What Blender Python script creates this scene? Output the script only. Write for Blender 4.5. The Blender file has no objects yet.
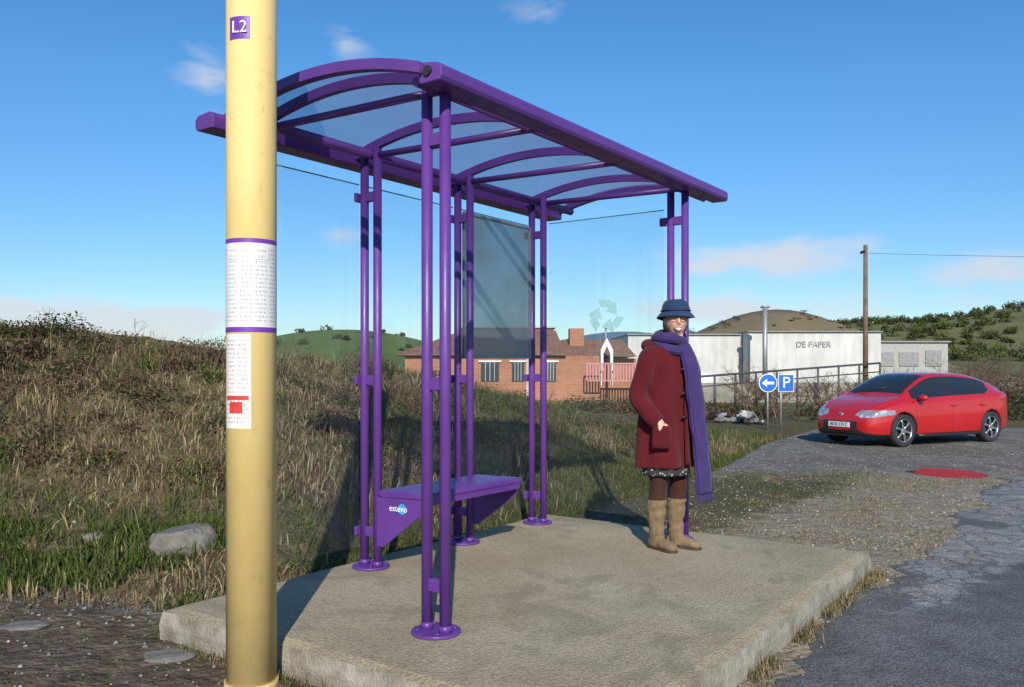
import bpy, bmesh, math, random
import numpy as np
from mathutils import Vector, Matrix
random.seed(3); rng=np.random.default_rng(7)
S=bpy.context.scene; C=S.collection
F=850.0; HY=369.0; CH=1.37
def P(px,d): return (px-512)/F*d
# ------------------------------------------------------------------ material helper
class M:
    def __init__(s,name):
        s.m=bpy.data.materials.new(name); s.m.use_nodes=True; s.t=s.m.node_tree; s.n=s.t.nodes; s.l=s.t.links
        s.b=s.n['Principled BSDF']; s.out=s.n['Material Output']; s.tc=s.n.new('ShaderNodeTexCoord')
    def set(s,inp,v):
        i=s.b.inputs[inp]
        if hasattr(v,'is_output') : s.l.new(v,i)
        elif isinstance(v,(tuple,list)): i.default_value=tuple(v)+((1,) if len(v)==3 else ())
        else: i.default_value=v
        return s
    def noise(s,scale,detail=4,rough=.55,co=None,dist=0,stretch=None):
        n=s.n.new('ShaderNodeTexNoise'); n.inputs['Scale'].default_value=scale; n.inputs['Detail'].default_value=detail
        n.inputs['Roughness'].default_value=rough; n.inputs['Distortion'].default_value=dist
        c=co or s.tc.outputs['Object']
        if stretch:
            mp=s.n.new('ShaderNodeMapping'); mp.inputs['Scale'].default_value=stretch; s.l.new(c,mp.inputs['Vector']); c=mp.outputs[0]
        s.l.new(c,n.inputs['Vector']); return n.outputs['Fac']
    def voro(s,scale,feat='F1',out='Distance',co=None):
        n=s.n.new('ShaderNodeTexVoronoi'); n.feature=feat; n.inputs['Scale'].default_value=scale
        s.l.new(co or s.tc.outputs['Object'],n.inputs['Vector']); return n.outputs[out]
    def ramp(s,f,stops):
        r=s.n.new('ShaderNodeValToRGB'); e=r.color_ramp.elements
        while len(e)<len(stops): e.new(.5)
        for k,(p,c) in enumerate(stops):
            e[k].position=p
            if not isinstance(c,(tuple,list)): c=(c,c,c)
            e[k].color=tuple(c)+(1,)
        s.l.new(f,r.inputs[0]); return r.outputs[0]
    def mix(s,f,a,b,mode='MIX'):
        n=s.n.new('ShaderNodeMix'); n.data_type='RGBA'; n.blend_type=mode
        for inp,v in ((n.inputs[0],f),(n.inputs[6],a),(n.inputs[7],b)):
            if hasattr(v,'is_output'): s.l.new(v,inp)
            elif isinstance(v,(tuple,list)): inp.default_value=tuple(v)+((1,) if len(v)==3 else ())
            else: inp.default_value=v
        return n.outputs[2]
    def math(s,op,a,b=0,c=0,clamp=False):
        n=s.n.new('ShaderNodeMath'); n.operation=op; n.use_clamp=clamp
        for k,v in enumerate((a,b,c)):
            if hasattr(v,'is_output'): s.l.new(v,n.inputs[k])
            else: n.inputs[k].default_value=v
        return n.outputs[0]
    def attr(s,name,out='Color'):
        n=s.n.new('ShaderNodeAttribute'); n.attribute_name=name; return n.outputs[out]
    def sep(s,v):
        n=s.n.new('ShaderNodeSeparateXYZ'); s.l.new(v,n.inputs[0]); return n.outputs
    def bump(s,h,strength=.3,dist=.01):
        n=s.n.new('ShaderNodeBump'); n.inputs['Strength'].default_value=strength; n.inputs['Distance'].default_value=dist
        s.l.new(h,n.inputs['Height']); s.l.new(n.outputs[0],s.b.inputs['Normal']); return s
def simple(name,col,rough=.5,metal=0,var=.15,nscale=6,bump=0,bs=60,coat=0,spec=.5):
    m=M(name); f=m.noise(nscale,5)
    a=tuple(c*(1-var) for c in col); b=tuple(min(1,c*(1+var)) for c in col)
    m.set('Base Color',m.ramp(f,[(.3,a),(.7,b)])).set('Roughness',rough).set('Metallic',metal).set('Coat Weight',coat).set('Specular IOR Level',spec)
    if bump: m.bump(m.noise(bs,3),bump,.005)
    return m.m
# ------------------------------------------------------------------ mesh helpers
def link(o,parent=None):
    C.objects.link(o)
    if parent: o.parent=parent
    return o
def empty(name,loc=(0,0,0),rz=0,parent=None):
    o=bpy.data.objects.new(name,None); o.location=loc; o.rotation_euler=(0,0,rz); o.empty_display_size=.2
    return link(o,parent)
def fixn(o):
    bm=bmesh.new(); bm.from_mesh(o.data); bmesh.ops.recalc_face_normals(bm,faces=bm.faces); bm.to_mesh(o.data); bm.free(); return o
def mesh(name,v,f,mat=None,parent=None,smooth=False):
    me=bpy.data.meshes.new(name); me.from_pydata([tuple(map(float,p)) for p in v],[],[tuple(map(int,q)) for q in f]); me.update()
    if smooth: me.polygons.foreach_set('use_smooth',[True]*len(me.polygons))
    for mm in (mat if isinstance(mat,list) else [mat]): 
        if mm: me.materials.append(mm)
    return link(bpy.data.objects.new(name,me),parent)
def npmesh(name,V,Fc,mat,parent=None,col=None,smooth=False):
    V=np.asarray(V,dtype=np.float32); Fc=np.asarray(Fc,dtype=np.int32); m,k=Fc.shape
    me=bpy.data.meshes.new(name); me.vertices.add(len(V)); me.vertices.foreach_set('co',V.ravel())
    me.loops.add(m*k); me.loops.foreach_set('vertex_index',Fc.ravel())
    me.polygons.add(m); me.polygons.foreach_set('loop_start',np.arange(0,m*k,k,dtype=np.int32))
    me.polygons.foreach_set('loop_total',np.full(m,k,dtype=np.int32))
    if smooth: me.polygons.foreach_set('use_smooth',np.ones(m,dtype=bool))
    me.update(calc_edges=True)
    if col is not None:
        a=me.color_attributes.new('Col','FLOAT_COLOR','POINT'); c=np.ones((len(V),4),dtype=np.float32); c[:,:col.shape[1]]=col
        a.data.foreach_set('color',c.ravel())
    me.materials.append(mat); me.validate()
    return link(bpy.data.objects.new(name,me),parent)
def bevel(o,w=.01,seg=2):
    b=o.modifiers.new('b','BEVEL'); b.width=w; b.segments=seg; b.limit_method='ANGLE'; return o
def box(name,x0,x1,y0,y1,z0,z1,mat,parent=None,bev=0):
    v=[(x,y,z) for x in(x0,x1) for y in(y0,y1) for z in(z0,z1)]
    f=[(0,1,3,2),(4,6,7,5),(0,4,5,1),(2,3,7,6),(0,2,6,4),(1,5,7,3)]
    o=mesh(name,v,f,mat,parent)
    if bev: bevel(o,bev)
    return o
def prism(name,pts2,axis,a0,a1,mat,parent=None,bev=0):
    def mk(p,a):
        return {'x':(a,p[0],p[1]),'y':(p[0],a,p[1]),'z':(p[0],p[1],a)}[axis]
    n=len(pts2); v=[mk(p,a0) for p in pts2]+[mk(p,a1) for p in pts2]
    f=[tuple(range(n)),tuple(range(2*n-1,n-1,-1))]+[(i,n+i,n+(i+1)%n,(i+1)%n) for i in range(n)]
    o=fixn(mesh(name,v,f,mat,parent))
    if bev: bevel(o,bev)
    return o
def cr(pts,n):
    p=np.array(pts,float); p=np.vstack([2*p[0]-p[1],p,2*p[-1]-p[-2]]); out=[]
    for i in range(1,len(p)-2):
        for t in np.linspace(0,1,n,endpoint=False):
            out.append(.5*((2*p[i])+(-p[i-1]+p[i+1])*t+(2*p[i-1]-5*p[i]+4*p[i+1]-p[i+2])*t*t+(-p[i-1]+3*p[i]-3*p[i+1]+p[i+2])*t**3))
    out.append(p[-2]); return np.array(out)
def loftdata(rows,seg=16,sub=5,ref=(1,0,0),horizontal=False,wob=None,sq=2.0):
    R=cr(rows,sub) if sub>1 else np.array(rows,float); V=[];n=len(R)
    ref=Vector(ref)
    for i in range(n):
        c=Vector(R[i,:3]); t=Vector(R[min(i+1,n-1),:3])-Vector(R[max(i-1,0),:3]); t.normalize()
        if horizontal: ax=Vector((1,0,0)); ay=Vector((0,1,0))
        else:
            ay=t.cross(ref); ay.normalize(); ax=ay.cross(t)
        for k in range(seg):
            a=2*math.pi*k/seg; ca,sa=math.cos(a),math.sin(a)
            s=(abs(ca)**sq+abs(sa)**sq)**(-1/sq)
            w=wob(i/(n-1),a) if wob else 1
            V.append(c+ax*(ca*s*R[i,3]*w)+ay*(sa*s*R[i,4]*w))
    Fc=[]
    for i in range(n-1):
        for k in range(seg):
            k2=(k+1)%seg; Fc.append((i*seg+k,i*seg+k2,(i+1)*seg+k2,(i+1)*seg+k))
    Fc.append(tuple(range(seg-1,-1,-1))); Fc.append(tuple(range((n-1)*seg,n*seg)))
    return V,Fc
def loft(name,rows,mat,parent=None,**k):
    V,Fc=loftdata(rows,**k); return fixn(mesh(name,V,Fc,mat,parent,smooth=True))
def merge(name,datas,mat,parent=None,remesh=None,smooth=True,sm=0):
    V=[];Fc=[]
    for v,f in datas:
        o=len(V); V+=list(v); Fc+=[tuple(i+o for i in q) for q in f]
    ob=fixn(mesh(name,V,Fc,mat,parent,smooth=smooth))
    if remesh:
        r=ob.modifiers.new('r','REMESH'); r.mode='VOXEL'; r.voxel_size=remesh; r.use_smooth_shade=True
        s=ob.modifiers.new('s','SMOOTH'); s.iterations=sm or 4; s.factor=.5
    return ob
def cyl(name,p0,p1,r,mat,parent=None,seg=20,r1=None):
    p0=Vector(p0);p1=Vector(p1);t=(p1-p0).normalized(); ref=(1,0,0) if abs(t.x)<.9 else (0,1,0)
    r1=r if r1 is None else r1
    V,Fc=loftdata([(*p0,r,r),(*p1,r1,r1)],seg=seg,sub=1,ref=ref)
    o=mesh(name,V,Fc,mat,parent)
    for p in o.data.polygons[:-2]: p.use_smooth=True
    return fixn(o)
def ell(name,c,r,mat,parent=None,seg=20):
    bm=bmesh.new(); bmesh.ops.create_uvsphere(bm,u_segments=seg,v_segments=seg*2//3,radius=1)
    for v in bm.verts: v.co=Vector((v.co.x*r[0]+c[0],v.co.y*r[1]+c[1],v.co.z*r[2]+c[2]))
    me=bpy.data.meshes.new(name); bm.to_mesh(me); bm.free(); me.materials.append(mat)
    for p in me.polygons:p.use_smooth=True
    return link(bpy.data.objects.new(name,me),parent)
def text(name,s,size,loc,rot,mat,parent,ext=.001,align='CENTER'):
    cu=bpy.data.curves.new(name,'FONT'); cu.body=s; cu.size=size; cu.extrude=ext; cu.align_x=align; cu.align_y='CENTER'
    cu.materials.append(mat); o=bpy.data.objects.new(name,cu); o.location=loc; o.rotation_euler=rot; return link(o,parent)
# ------------------------------------------------------------------ noise
_g=rng.random((256,256))
def vn(x,y):
    xi=np.floor(x).astype(int); yi=np.floor(y).astype(int); fx=x-xi; fy=y-yi; fx=fx*fx*(3-2*fx); fy=fy*fy*(3-2*fy)
    a=_g[xi&255,yi&255];b=_g[(xi+1)&255,yi&255];c=_g[xi&255,(yi+1)&255];d=_g[(xi+1)&255,(yi+1)&255]
    return (a*(1-fx)+b*fx)*(1-fy)+(c*(1-fx)+d*fx)*fy
def fbm(x,y,o=4):
    s=0;a=.5;t=0
    for i in range(o): s=s+a*vn(x*2**i+17*i,y*2**i+31*i); t+=a; a*=.5
    return s/t
def sm(t): t=np.clip(t,0,1); return t*t*(3-2*t)
def ip(x,xs,ys): return np.interp(x,xs,ys)
def G(x,y,cx,cy,sx,sy): return np.exp(-((x-cx)/sx)**2-((y-cy)/sy)**2)
def foot(x): return ip(x,[-30,-2.7,-2.1,-1.8,.3,1,3,5,8],[5.2,5.2,5.0,4.75,7.6,8.8,12.5,17,22])
def ridge(x): return ip(x,[-30,-12,-5.4,-3.4,-1.4,-.4,.7,2.1,4.8,8],[8,8.5,9,9.4,10.6,11.6,12.8,14.6,19,24])
def hr(x): return ip(x,[-30,-12,-5.4,-3.4,-1.4,-.4,.7,2.1,3.2,5.5],[2.6,2.3,1.80,1.55,1.30,1.05,.82,.5,.25,0])
def bankS(x,y): return (y-foot(x))/(ridge(x)-foot(x))
def H(x,y):
    x=np.asarray(x,float);y=np.asarray(y,float)
    z=-.15*sm((y-7.5)/8)
    s=bankS(x,y); up=.55*sm(s)+.45*np.clip(s,0,1)**.85
    fall=1-sm((y-ridge(x)-1.5)/14)
    amp=hr(x)*up*fall
    z=z+amp+(fbm(x*1.3,y*1.3,4)-.5)*.42*np.clip(amp,0,1)**.7
    z=z+(fbm(x*3+5,y*3,3)-.5)*.05*sm((foot(x)+.3-y)/.3)*(x<-1.75)*(y<6)
    z=z+8.6*G(x,y,-30,150,27,25)+9.8*G(x,y,37,118,18,14)
    yy=np.exp(-((y-320)/90)**2)
    z=z+yy*ip(x,[-60,0,40,66,130,181,300,600],[0,2,8,14,18,24,32,40])*(.9+.2*fbm(x/25,y/25,3))
    z=z-.055*G(x,y,6.2,11.9,.55,.65)
    z=z+66*G(x,y,190,1500,210,200)+60*G(x,y,-900,1700,500,200)+70*G(x,y,900,1700,500,200)
    return z
# ------------------------------------------------------------------ world, sun, camera
W=bpy.data.worlds.new('World'); S.world=W; W.use_nodes=True; nt=W.node_tree; nd=nt.nodes; lk=nt.links
bg=nd['Background']; sky=nd.new('ShaderNodeTexSky'); sky.sky_type='NISHITA'; sky.sun_disc=False
EL=math.radians(29); AZ=math.radians(177)
sky.sun_elevation=EL; sky.sun_rotation=AZ; sky.altitude=300; sky.air_density=1.0; sky.dust_density=.25; sky.ozone_density=3.0
tc=nd.new('ShaderNodeTexCoord'); sp=nd.new('ShaderNodeSeparateXYZ'); lk.new(tc.outputs['Generated'],sp.inputs[0])
def wm(op,a,b=0,c=0,clamp=False):
    n=nd.new('ShaderNodeMath'); n.operation=op; n.use_clamp=clamp
    for k,v in enumerate((a,b,c)):
        if hasattr(v,'is_output'): lk.new(v,n.inputs[k])
        else: n.inputs[k].default_value=v
    return n.outputs[0]
az=wm('ARCTAN2',sp.outputs[0],sp.outputs[1]); el=wm('ARCSINE',sp.outputs[2])
cmb=nd.new('ShaderNodeCombineXYZ'); lk.new(az,cmb.inputs[0]); lk.new(wm('MULTIPLY',el,2.6),cmb.inputs[1])
nz=nd.new('ShaderNodeTexNoise'); nz.inputs['Scale'].default_value=9; nz.inputs['Detail'].default_value=6; nz.inputs['Roughness'].default_value=.58; nz.inputs['Distortion'].default_value=.3
lk.new(cmb.outputs[0],nz.inputs['Vector'])
cae=nd.new('ShaderNodeCombineXYZ'); lk.new(az,cae.inputs[0]); lk.new(el,cae.inputs[1])
tot=None
for (px,py,rx,ry,st) in [(775,256,85,19,1.3),(712,268,45,10,1.0),(975,272,75,15,1.2),(90,322,150,19,1.6),(720,310,170,16,1.0),(600,312,60,12,.6),(205,80,34,32,.70),(345,42,26,16,.6),(545,12,40,14,.5),(340,236,28,10,.6),(1000,300,90,14,.6),(880,312,90,10,.6),(-200,300,150,30,1),(1300,280,150,20,1)]:
    a0=math.atan2(px-512,F); e0=math.atan2(HY-py,math.hypot(F,px-512)); k=math.hypot(F,px-512)
    ra=rx/k*math.cos(a0); re=ry/k
    vm=nd.new('ShaderNodeVectorMath'); vm.operation='MULTIPLY_ADD'; lk.new(cae.outputs[0],vm.inputs[0]); vm.inputs[1].default_value=(1/ra,1/re,0); vm.inputs[2].default_value=(-a0/ra,-e0/re,0)
    vl=nd.new('ShaderNodeVectorMath'); vl.operation='LENGTH'; lk.new(vm.outputs[0],vl.inputs[0])
    g=wm('MULTIPLY_ADD',vl.outputs['Value'],-.62*st,1.12*st)
    tot=wm('MAXIMUM',g,0) if tot is None else wm('MAXIMUM',tot,g)
cl=wm('MULTIPLY',wm('ADD',wm('SUBTRACT',tot,.36),wm('MULTIPLY',wm('SUBTRACT',nz.outputs['Fac'],.49),2.6)),1.4,clamp=True)
cl=wm('MULTIPLY',cl,wm('MULTIPLY',tot,1.3,clamp=True)); cl=wm('MULTIPLY',cl,.80)
hs=nd.new('ShaderNodeHueSaturation'); hs.inputs['Saturation'].default_value=1.28; hs.inputs['Value'].default_value=1.0; lk.new(sky.outputs[0],hs.inputs['Color'])
tn=nd.new('ShaderNodeMix'); tn.data_type='RGBA'; tn.blend_type='MULTIPLY'; lk.new(wm('SUBTRACT',1,wm('MULTIPLY',el,3.2,clamp=True)),tn.inputs[0]); lk.new(hs.outputs[0],tn.inputs[6]); tn.inputs[7].default_value=(.58,.66,.78,1)
mx=nd.new('ShaderNodeMix'); mx.data_type='RGBA'; lk.new(cl,mx.inputs[0]); lk.new(tn.outputs[2],mx.inputs[6]); mx.inputs[7].default_value=(4.7,4.85,5.2,1)
lk.new(mx.outputs[2],bg.inputs[0]); bg.inputs[1].default_value=.15
sd=bpy.data.lights.new('sun','SUN'); sd.energy=5.0; sd.angle=math.radians(.5); sd.color=(1,.94,.84)
so=bpy.data.objects.new('sun',sd); link(so)
sdir=Vector((math.sin(AZ)*math.cos(EL),math.cos(AZ)*math.cos(EL),math.sin(EL)))
so.rotation_euler=sdir.to_track_quat('Z','Y').to_euler()
cd=bpy.data.cameras.new('camera'); co=bpy.data.objects.new('camera',cd); link(co); co.location=(0,0,CH); co.rotation_euler=(math.radians(90),0,0)
cd.sensor_width=36; cd.lens=F/1024*36; cd.shift_y=(HY-343.5)/1024; cd.clip_end=6000; cd.clip_start=.05; S.camera=co
S.view_settings.view_transform='Standard'; S.view_settings.look='None'; S.view_settings.exposure=0
# ------------------------------------------------------------------ materials
PURPLE=M('purple_paint'); f=PURPLE.noise(3,6); PURPLE.set('Base Color',PURPLE.ramp(f,[(.3,(.100,.033,.215)),(.7,(.130,.045,.265))])).set('Roughness',PURPLE.ramp(PURPLE.noise(14,5),[(.3,.30),(.7,.50)])); PURPLE=PURPLE.m
def glassmat(name,tint,refl,diff,dcol):
    m=M(name); n=m.n; l=m.l
    tr=n.new('ShaderNodeBsdfTransparent'); tr.inputs[0].default_value=(*tint,1)
    gl=n.new('ShaderNodeBsdfGlossy'); gl.inputs['Roughness'].default_value=.02
    df=n.new('ShaderNodeBsdfDiffuse'); df.inputs[0].default_value=(*dcol,1)
    tl=n.new('ShaderNodeBsdfTranslucent'); tl.inputs[0].default_value=(*dcol,1)
    ad=n.new('ShaderNodeMixShader'); ad.inputs[0].default_value=.5; l.new(df.outputs[0],ad.inputs[1]); l.new(tl.outputs[0],ad.inputs[2])
    lw=n.new('ShaderNodeLayerWeight'); lw.inputs[0].default_value=.5
    sch=m.math('ADD',m.math('MULTIPLY',m.math('POWER',lw.outputs['Facing'],5),.9),.05)
    a=n.new('ShaderNodeMixShader'); l.new(m.math('MULTIPLY',m.ramp(m.noise(2.2,6,.65),[(.3,.6),(.75,1.0)]),diff,clamp=True),a.inputs[0]); l.new(tr.outputs[0],a.inputs[1]); l.new(ad.outputs[0],a.inputs[2])
    b=n.new('ShaderNodeMixShader'); l.new(m.math('MULTIPLY',sch,refl,clamp=True),b.inputs[0]); l.new(a.outputs[0],b.inputs[1]); l.new(gl.outputs[0],b.inputs[2])
    l.new(b.outputs[0],m.out.inputs[0]); return m.m
GLASS=glassmat('clear_glass',(.93,.96,.955),1.0,.05,(.5,.55,.55))
ROOFG=glassmat('roof_polycarbonate',(.74,.77,.82),.8,.48,(.40,.43,.50))
FROST=glassmat('frosted_panel',(.55,.62,.64),.5,.96,(.32,.395,.41))
WHITE=simple('white_paint',(.78,.78,.76),.5,var=.06)
BLACK=simple('black_plastic',(.02,.02,.022),.45,var=.2)
RUBBER=simple('tyre_rubber',(.025,.025,.027),.85,var=.2)
CHROME=simple('alloy',(.55,.56,.58),.3,metal=.9,var=.1)
STEEL=simple('galvanised_steel',(.33,.34,.35),.5,metal=.5,var=.2)
SIGNBLUE=simple('sign_blue',(.01,.13,.55),.4,var=.05)
REDP=simple('print_red',(.6,.05,.04),.5); PURPRINT=simple('print_purple',(.16,.04,.34),.45,var=.05)
m=M('platform_concrete'); f1=m.noise(1.3,6,.6); f2=m.noise(45,5,.7); f3=m.voro(70)
c=m.ramp(f1,[(.25,(.34,.275,.165)),(.5,(.46,.38,.245)),(.75,(.54,.465,.32))]); c=m.mix(.55,c,m.ramp(f2,[(.3,(.45,.43,.39)),(.5,.8),(.7,1.0)]),'MULTIPLY')
c=m.mix(.5,c,m.ramp(f3,[(.0,1.3),(.35,.95),(.7,.5)]),'MULTIPLY')
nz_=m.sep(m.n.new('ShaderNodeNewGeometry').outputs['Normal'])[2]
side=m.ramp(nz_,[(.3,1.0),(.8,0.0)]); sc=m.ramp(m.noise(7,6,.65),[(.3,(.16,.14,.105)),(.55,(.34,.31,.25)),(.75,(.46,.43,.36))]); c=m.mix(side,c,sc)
c=m.mix(m.math('MULTIPLY',m.ramp(m.noise(2.6,5,.6,dist=.6),[(.52,0),(.64,1)]),.42),c,(.16,.13,.08))
c=m.mix(m.math('MULTIPLY',m.ramp(m.noise(28,3,.6),[(.66,0),(.70,1)]),.5),c,(.12,.09,.05))
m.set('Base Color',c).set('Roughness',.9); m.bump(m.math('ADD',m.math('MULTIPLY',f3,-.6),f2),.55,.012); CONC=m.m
m=M('ground_soil_and_turf'); Z=m.sep(m.attr('Zone')); nB=m.noise(7,5,.65); nC=m.noise(60,2,.7); vg=m.voro(38); vg2=m.voro(24)
soil=m.ramp(nB,[(.3,(.06,.043,.028)),(.5,(.12,.09,.06)),(.72,(.21,.165,.115))])
grs=m.ramp(nB,[(.3,(.06,.048,.022)),(.55,(.12,.10,.05)),(.75,(.20,.16,.085))])
straw=m.ramp(m.noise(6,5,.75),[(.30,(.15,.122,.088)),(.45,(.26,.215,.155)),(.60,(.34,.285,.20)),(.75,(.42,.35,.24))])
grv=m.ramp(m.noise(4,5,.72),[(.28,(.12,.112,.098)),(.5,(.235,.222,.20)),(.75,(.36,.34,.31))]); grv=m.mix(.75,grv,m.ramp(vg,[(0,1.5),(.4,.9),(.7,.45)]),'MULTIPLY')
grv=m.mix(m.math('MULTIPLY',m.ramp(m.noise(.9,4,.65,stretch=(1,.45,1)),[(.48,0),(.62,1)]),.55),grv,(.13,.11,.085))
TN=m.noise(3.2,5,.7)
def thr(v): return m.math('MULTIPLY',m.math('ADD',m.math('SUBTRACT',v,.5),m.math('MULTIPLY',m.math('SUBTRACT',TN,.5),1.1)),4,clamp=False)
def t01(v): return m.math('ADD',thr(v),.5,clamp=True)
c=m.mix(t01(Z[1]),grv,straw); c=m.mix(t01(Z[0]),c,grs); c=m.mix(t01(Z[2]),c,soil)
far=m.attr('Far'); fa=m.attr('Far','Alpha'); c=m.mix(fa,c,m.mix(.5,far,m.ramp(m.noise(.09,5,.7),[(.3,.45),(.7,1.3)]),'MULTIPLY'))
m.set('Base Color',c).set('Roughness',.95).set('Specular IOR Level',.2); m.bump(m.math('ADD',m.math('MULTIPLY',nC,.6),m.math('ADD',nB,m.math('MULTIPLY',vg2,-.6))),.9,.035); GROUND=m.m
m=M('road_asphalt'); f1=m.noise(.7,3,.6); v=m.voro(75); big=m.noise(4,5,.75)
nn=m.n.new('ShaderNodeTexNoise'); nn.inputs['Scale'].default_value=2.5; nn.inputs['Detail'].default_value=4; m.l.new(m.tc.outputs['Object'],nn.inputs['Vector'])
e=m.voro(5.5,'DISTANCE_TO_EDGE','Distance',co=m.mix(.28,m.tc.outputs['Object'],nn.outputs['Color']))
ca=m.ramp(f1,[(.3,(.12,.12,.117)),(.7,(.17,.168,.162))]); cb=m.ramp(f1,[(.3,(.25,.245,.235)),(.7,(.36,.355,.335))]); cb=m.mix(m.ramp(e,[(0,.65),(.08,0)]),cb,(.05,.047,.042))
c=m.mix(m.ramp(m.math('ADD',m.attr('Col','Fac'),m.math('MULTIPLY',m.math('SUBTRACT',m.noise(9,4,.7),.5),.9)),[(.35,0),(.62,1)]),ca,cb)
c=m.mix(.8,c,m.ramp(v,[(0,1.7),(.3,1.0),(.7,.45)]),'MULTIPLY'); c=m.mix(.75,c,m.ramp(big,[(.3,.5),(.7,1.4)]),'MULTIPLY')
m.set('Base Color',c).set('Roughness',.85); m.bump(m.math('ADD',m.math('MULTIPLY',v,-.8),m.math('MULTIPLY',big,.8)),.55,.012); ROADM=m.m
def leafmat(name,transl=.25):
    m=M(name); a=m.attr('Col'); n=m.n
    df=n.new('ShaderNodeBsdfDiffuse'); tl=n.new('ShaderNodeBsdfTranslucent'); mx=n.new('ShaderNodeMixShader'); mx.inputs[0].default_value=transl
    m.l.new(a,df.inputs[0]); m.l.new(a,tl.inputs[0]); m.l.new(df.outputs[0],mx.inputs[1]); m.l.new(tl.outputs[0],mx.inputs[2]); m.l.new(mx.outputs[0],m.out.inputs[0]); return m.m
LEAF=leafmat('foliage'); DRY=leafmat('dry_stems',.1)
# ------------------------------------------------------------------ ground sheet
def axis(lo,hi,st,far_lo,far_hi,g=1.13):
    a=list(np.arange(lo,hi+1e-6,st)); s=st; x=hi; up=[]
    while x<far_hi: s*=g; x+=s; up.append(x)
    s=st;x=lo;dn=[]
    while x>far_lo: s*=g; x-=s; dn.append(x)
    return np.array(dn[::-1]+a+up)
xs=axis(-9,12,.075,-3000,3000,1.075); ys=axis(1.5,21,.075,-1500,3500,1.06)
X,Y=np.meshgrid(xs,ys,indexing='ij'); ZZ=H(X,Y); nx,ny=X.shape
V=np.stack([X,Y,ZZ],-1).reshape(-1,3); idx=np.arange(nx*ny).reshape(nx,ny)
Fc=np.stack([idx[:-1,:-1],idx[1:,:-1],idx[1:,1:],idx[:-1,1:]],-1).reshape(-1,4)
g=npmesh('ground',V,Fc,GROUND,smooth=True)
U=np.array([.582,.813]);VV=np.array([-.813,.582]); F1=np.array([-.351,3.93])
def uv(x,y): return (x-F1[0])*U[0]+(y-F1[1])*U[1],(x-F1[0])*VV[0]+(y-F1[1])*VV[1]
def zones(x,y):
    s=bankS(x,y); u,v=uv(x,y)
    grass=sm((s+.08)/.16)
    grass=np.maximum(grass,sm((u-2.95)/.3)*sm((v+.6)/1.2)*sm((14-y)/4)*.75)
    straw=sm((u-2.6)/.5)*sm((v+2.1)/.5)*sm((13.5-y)/3)*.85
    straw=np.maximum(straw,sm((v+1.9)/.4)*.8*(v<-.8)*(y<8))
    mud=(1-sm((s+.12)/.16))*sm((-x-.2)/.3)*sm((6.5-y)/1)
    return grass,straw,mud
gr,st,mu=zones(X,Y)
Zc=np.stack([gr,st,mu,np.ones_like(gr)],-1).reshape(-1,4).astype(np.float32)
a=g.data.color_attributes.new('Zone','FLOAT_COLOR','POINT'); a.data.foreach_set('color',Zc.ravel())
fr=np.zeros((nx,ny,4),np.float32); far=sm((Y-22)/6)+sm((-X-14)/5)+sm((X-20)/8)*sm((Y-12)/5)
fc=np.ones((nx,ny,3))*np.array([.10,.13,.045]); fn=fbm(X/14,Y/14,4)[...,None]
fc=fc*(1-fn)+np.array([.19,.165,.08])*fn
gm=G(X,Y,-30,150,26,30)[...,None]>.1; fc=np.where(gm,np.array([.105,.15,.045])*(.7+.6*fn),fc)
bm_=G(X,Y,37,118,21,17)[...,None]>.10; fc=np.where(bm_,np.array([.20,.165,.10]),fc)
dist=(Y[...,None]>800); fc=np.where(dist,np.array([.12,.19,.28]),fc)  # aerial haze painted into the base colour of the farthest hills
fr[...,:3]=fc; fr[...,3]=np.clip(far,0,1)
a=g.data.color_attributes.new('Far','FLOAT_COLOR','POINT'); a.data.foreach_set('color',fr.ravel())
# ------------------------------------------------------------------ road
e1=uv(3.73,7.24)[1]
us=np.concatenate([np.arange(-8,22,.07),np.arange(22,70,.5)]); tt=np.concatenate([np.linspace(0,.25,44)[:-1],np.linspace(.25,1,46)]); A,T_=np.meshgrid(us,tt,indexing='ij')
edge=e1+(fbm(A*1.3,A*.0+2.2,4)-.5)*.7+(fbm(A*7,A*.0+5.1,2)-.5)*.16
B=edge-T_*9.5; x=F1[0]+A*U[0]+B*VV[0]; y=F1[1]+A*U[1]+B*VV[1]; ids=np.arange(A.size).reshape(A.shape)
worn=sm((.0+(A-3.2)*.55+(e1-B)*.10+(fbm(A*.9+9,B*.9+4,4)-.5)*5)/.8)*sm((16-A)/5)*sm((edge-B+.28-.5*fbm(A*2,B*2,3))/.2)*sm((3.6-(e1-B)+(fbm(A*1.5,B*1.5,3)-.5)*2)/1.0)
npmesh('road',np.stack([x,y,H(x,y)+.014*sm(T_*60+.3)],-1).reshape(-1,3),np.stack([ids[:-1,:-1],ids[:-1,1:],ids[1:,1:],ids[1:,:-1]],-1).reshape(-1,4),ROADM,col=np.repeat(worn.reshape(-1,1),3,1),smooth=True)
def blob(name,cx,cy,rx,ry,z,mat,rot=0,n=64,j=.25):
    V=[];k0=rng.random()*10
    for i in range(n):
        a=2*math.pi*i/n; r=1+j*(math.sin(2*a+k0)+.6*math.sin(3*a+2*k0)+.5*math.sin(5*a)+.3*math.sin(9*a+k0))/2
        x=math.cos(a)*rx*r;y=math.sin(a)*ry*r; V.append((cx+x*math.cos(rot)-y*math.sin(rot),cy+x*math.sin(rot)+y*math.cos(rot),z))
    return mesh(name,V,[tuple(range(n))],mat)
m=M('water'); m.set('Base Color',(.035,.03,.025)).set('Roughness',.06).set('Specular IOR Level',.45); m.bump(m.noise(7,4),.16,.012); WATER=m.m
blob('puddle',6.15,11.9,.70,.80,float(H(6.2,11.9))+.027,WATER,j=.35)
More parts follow.
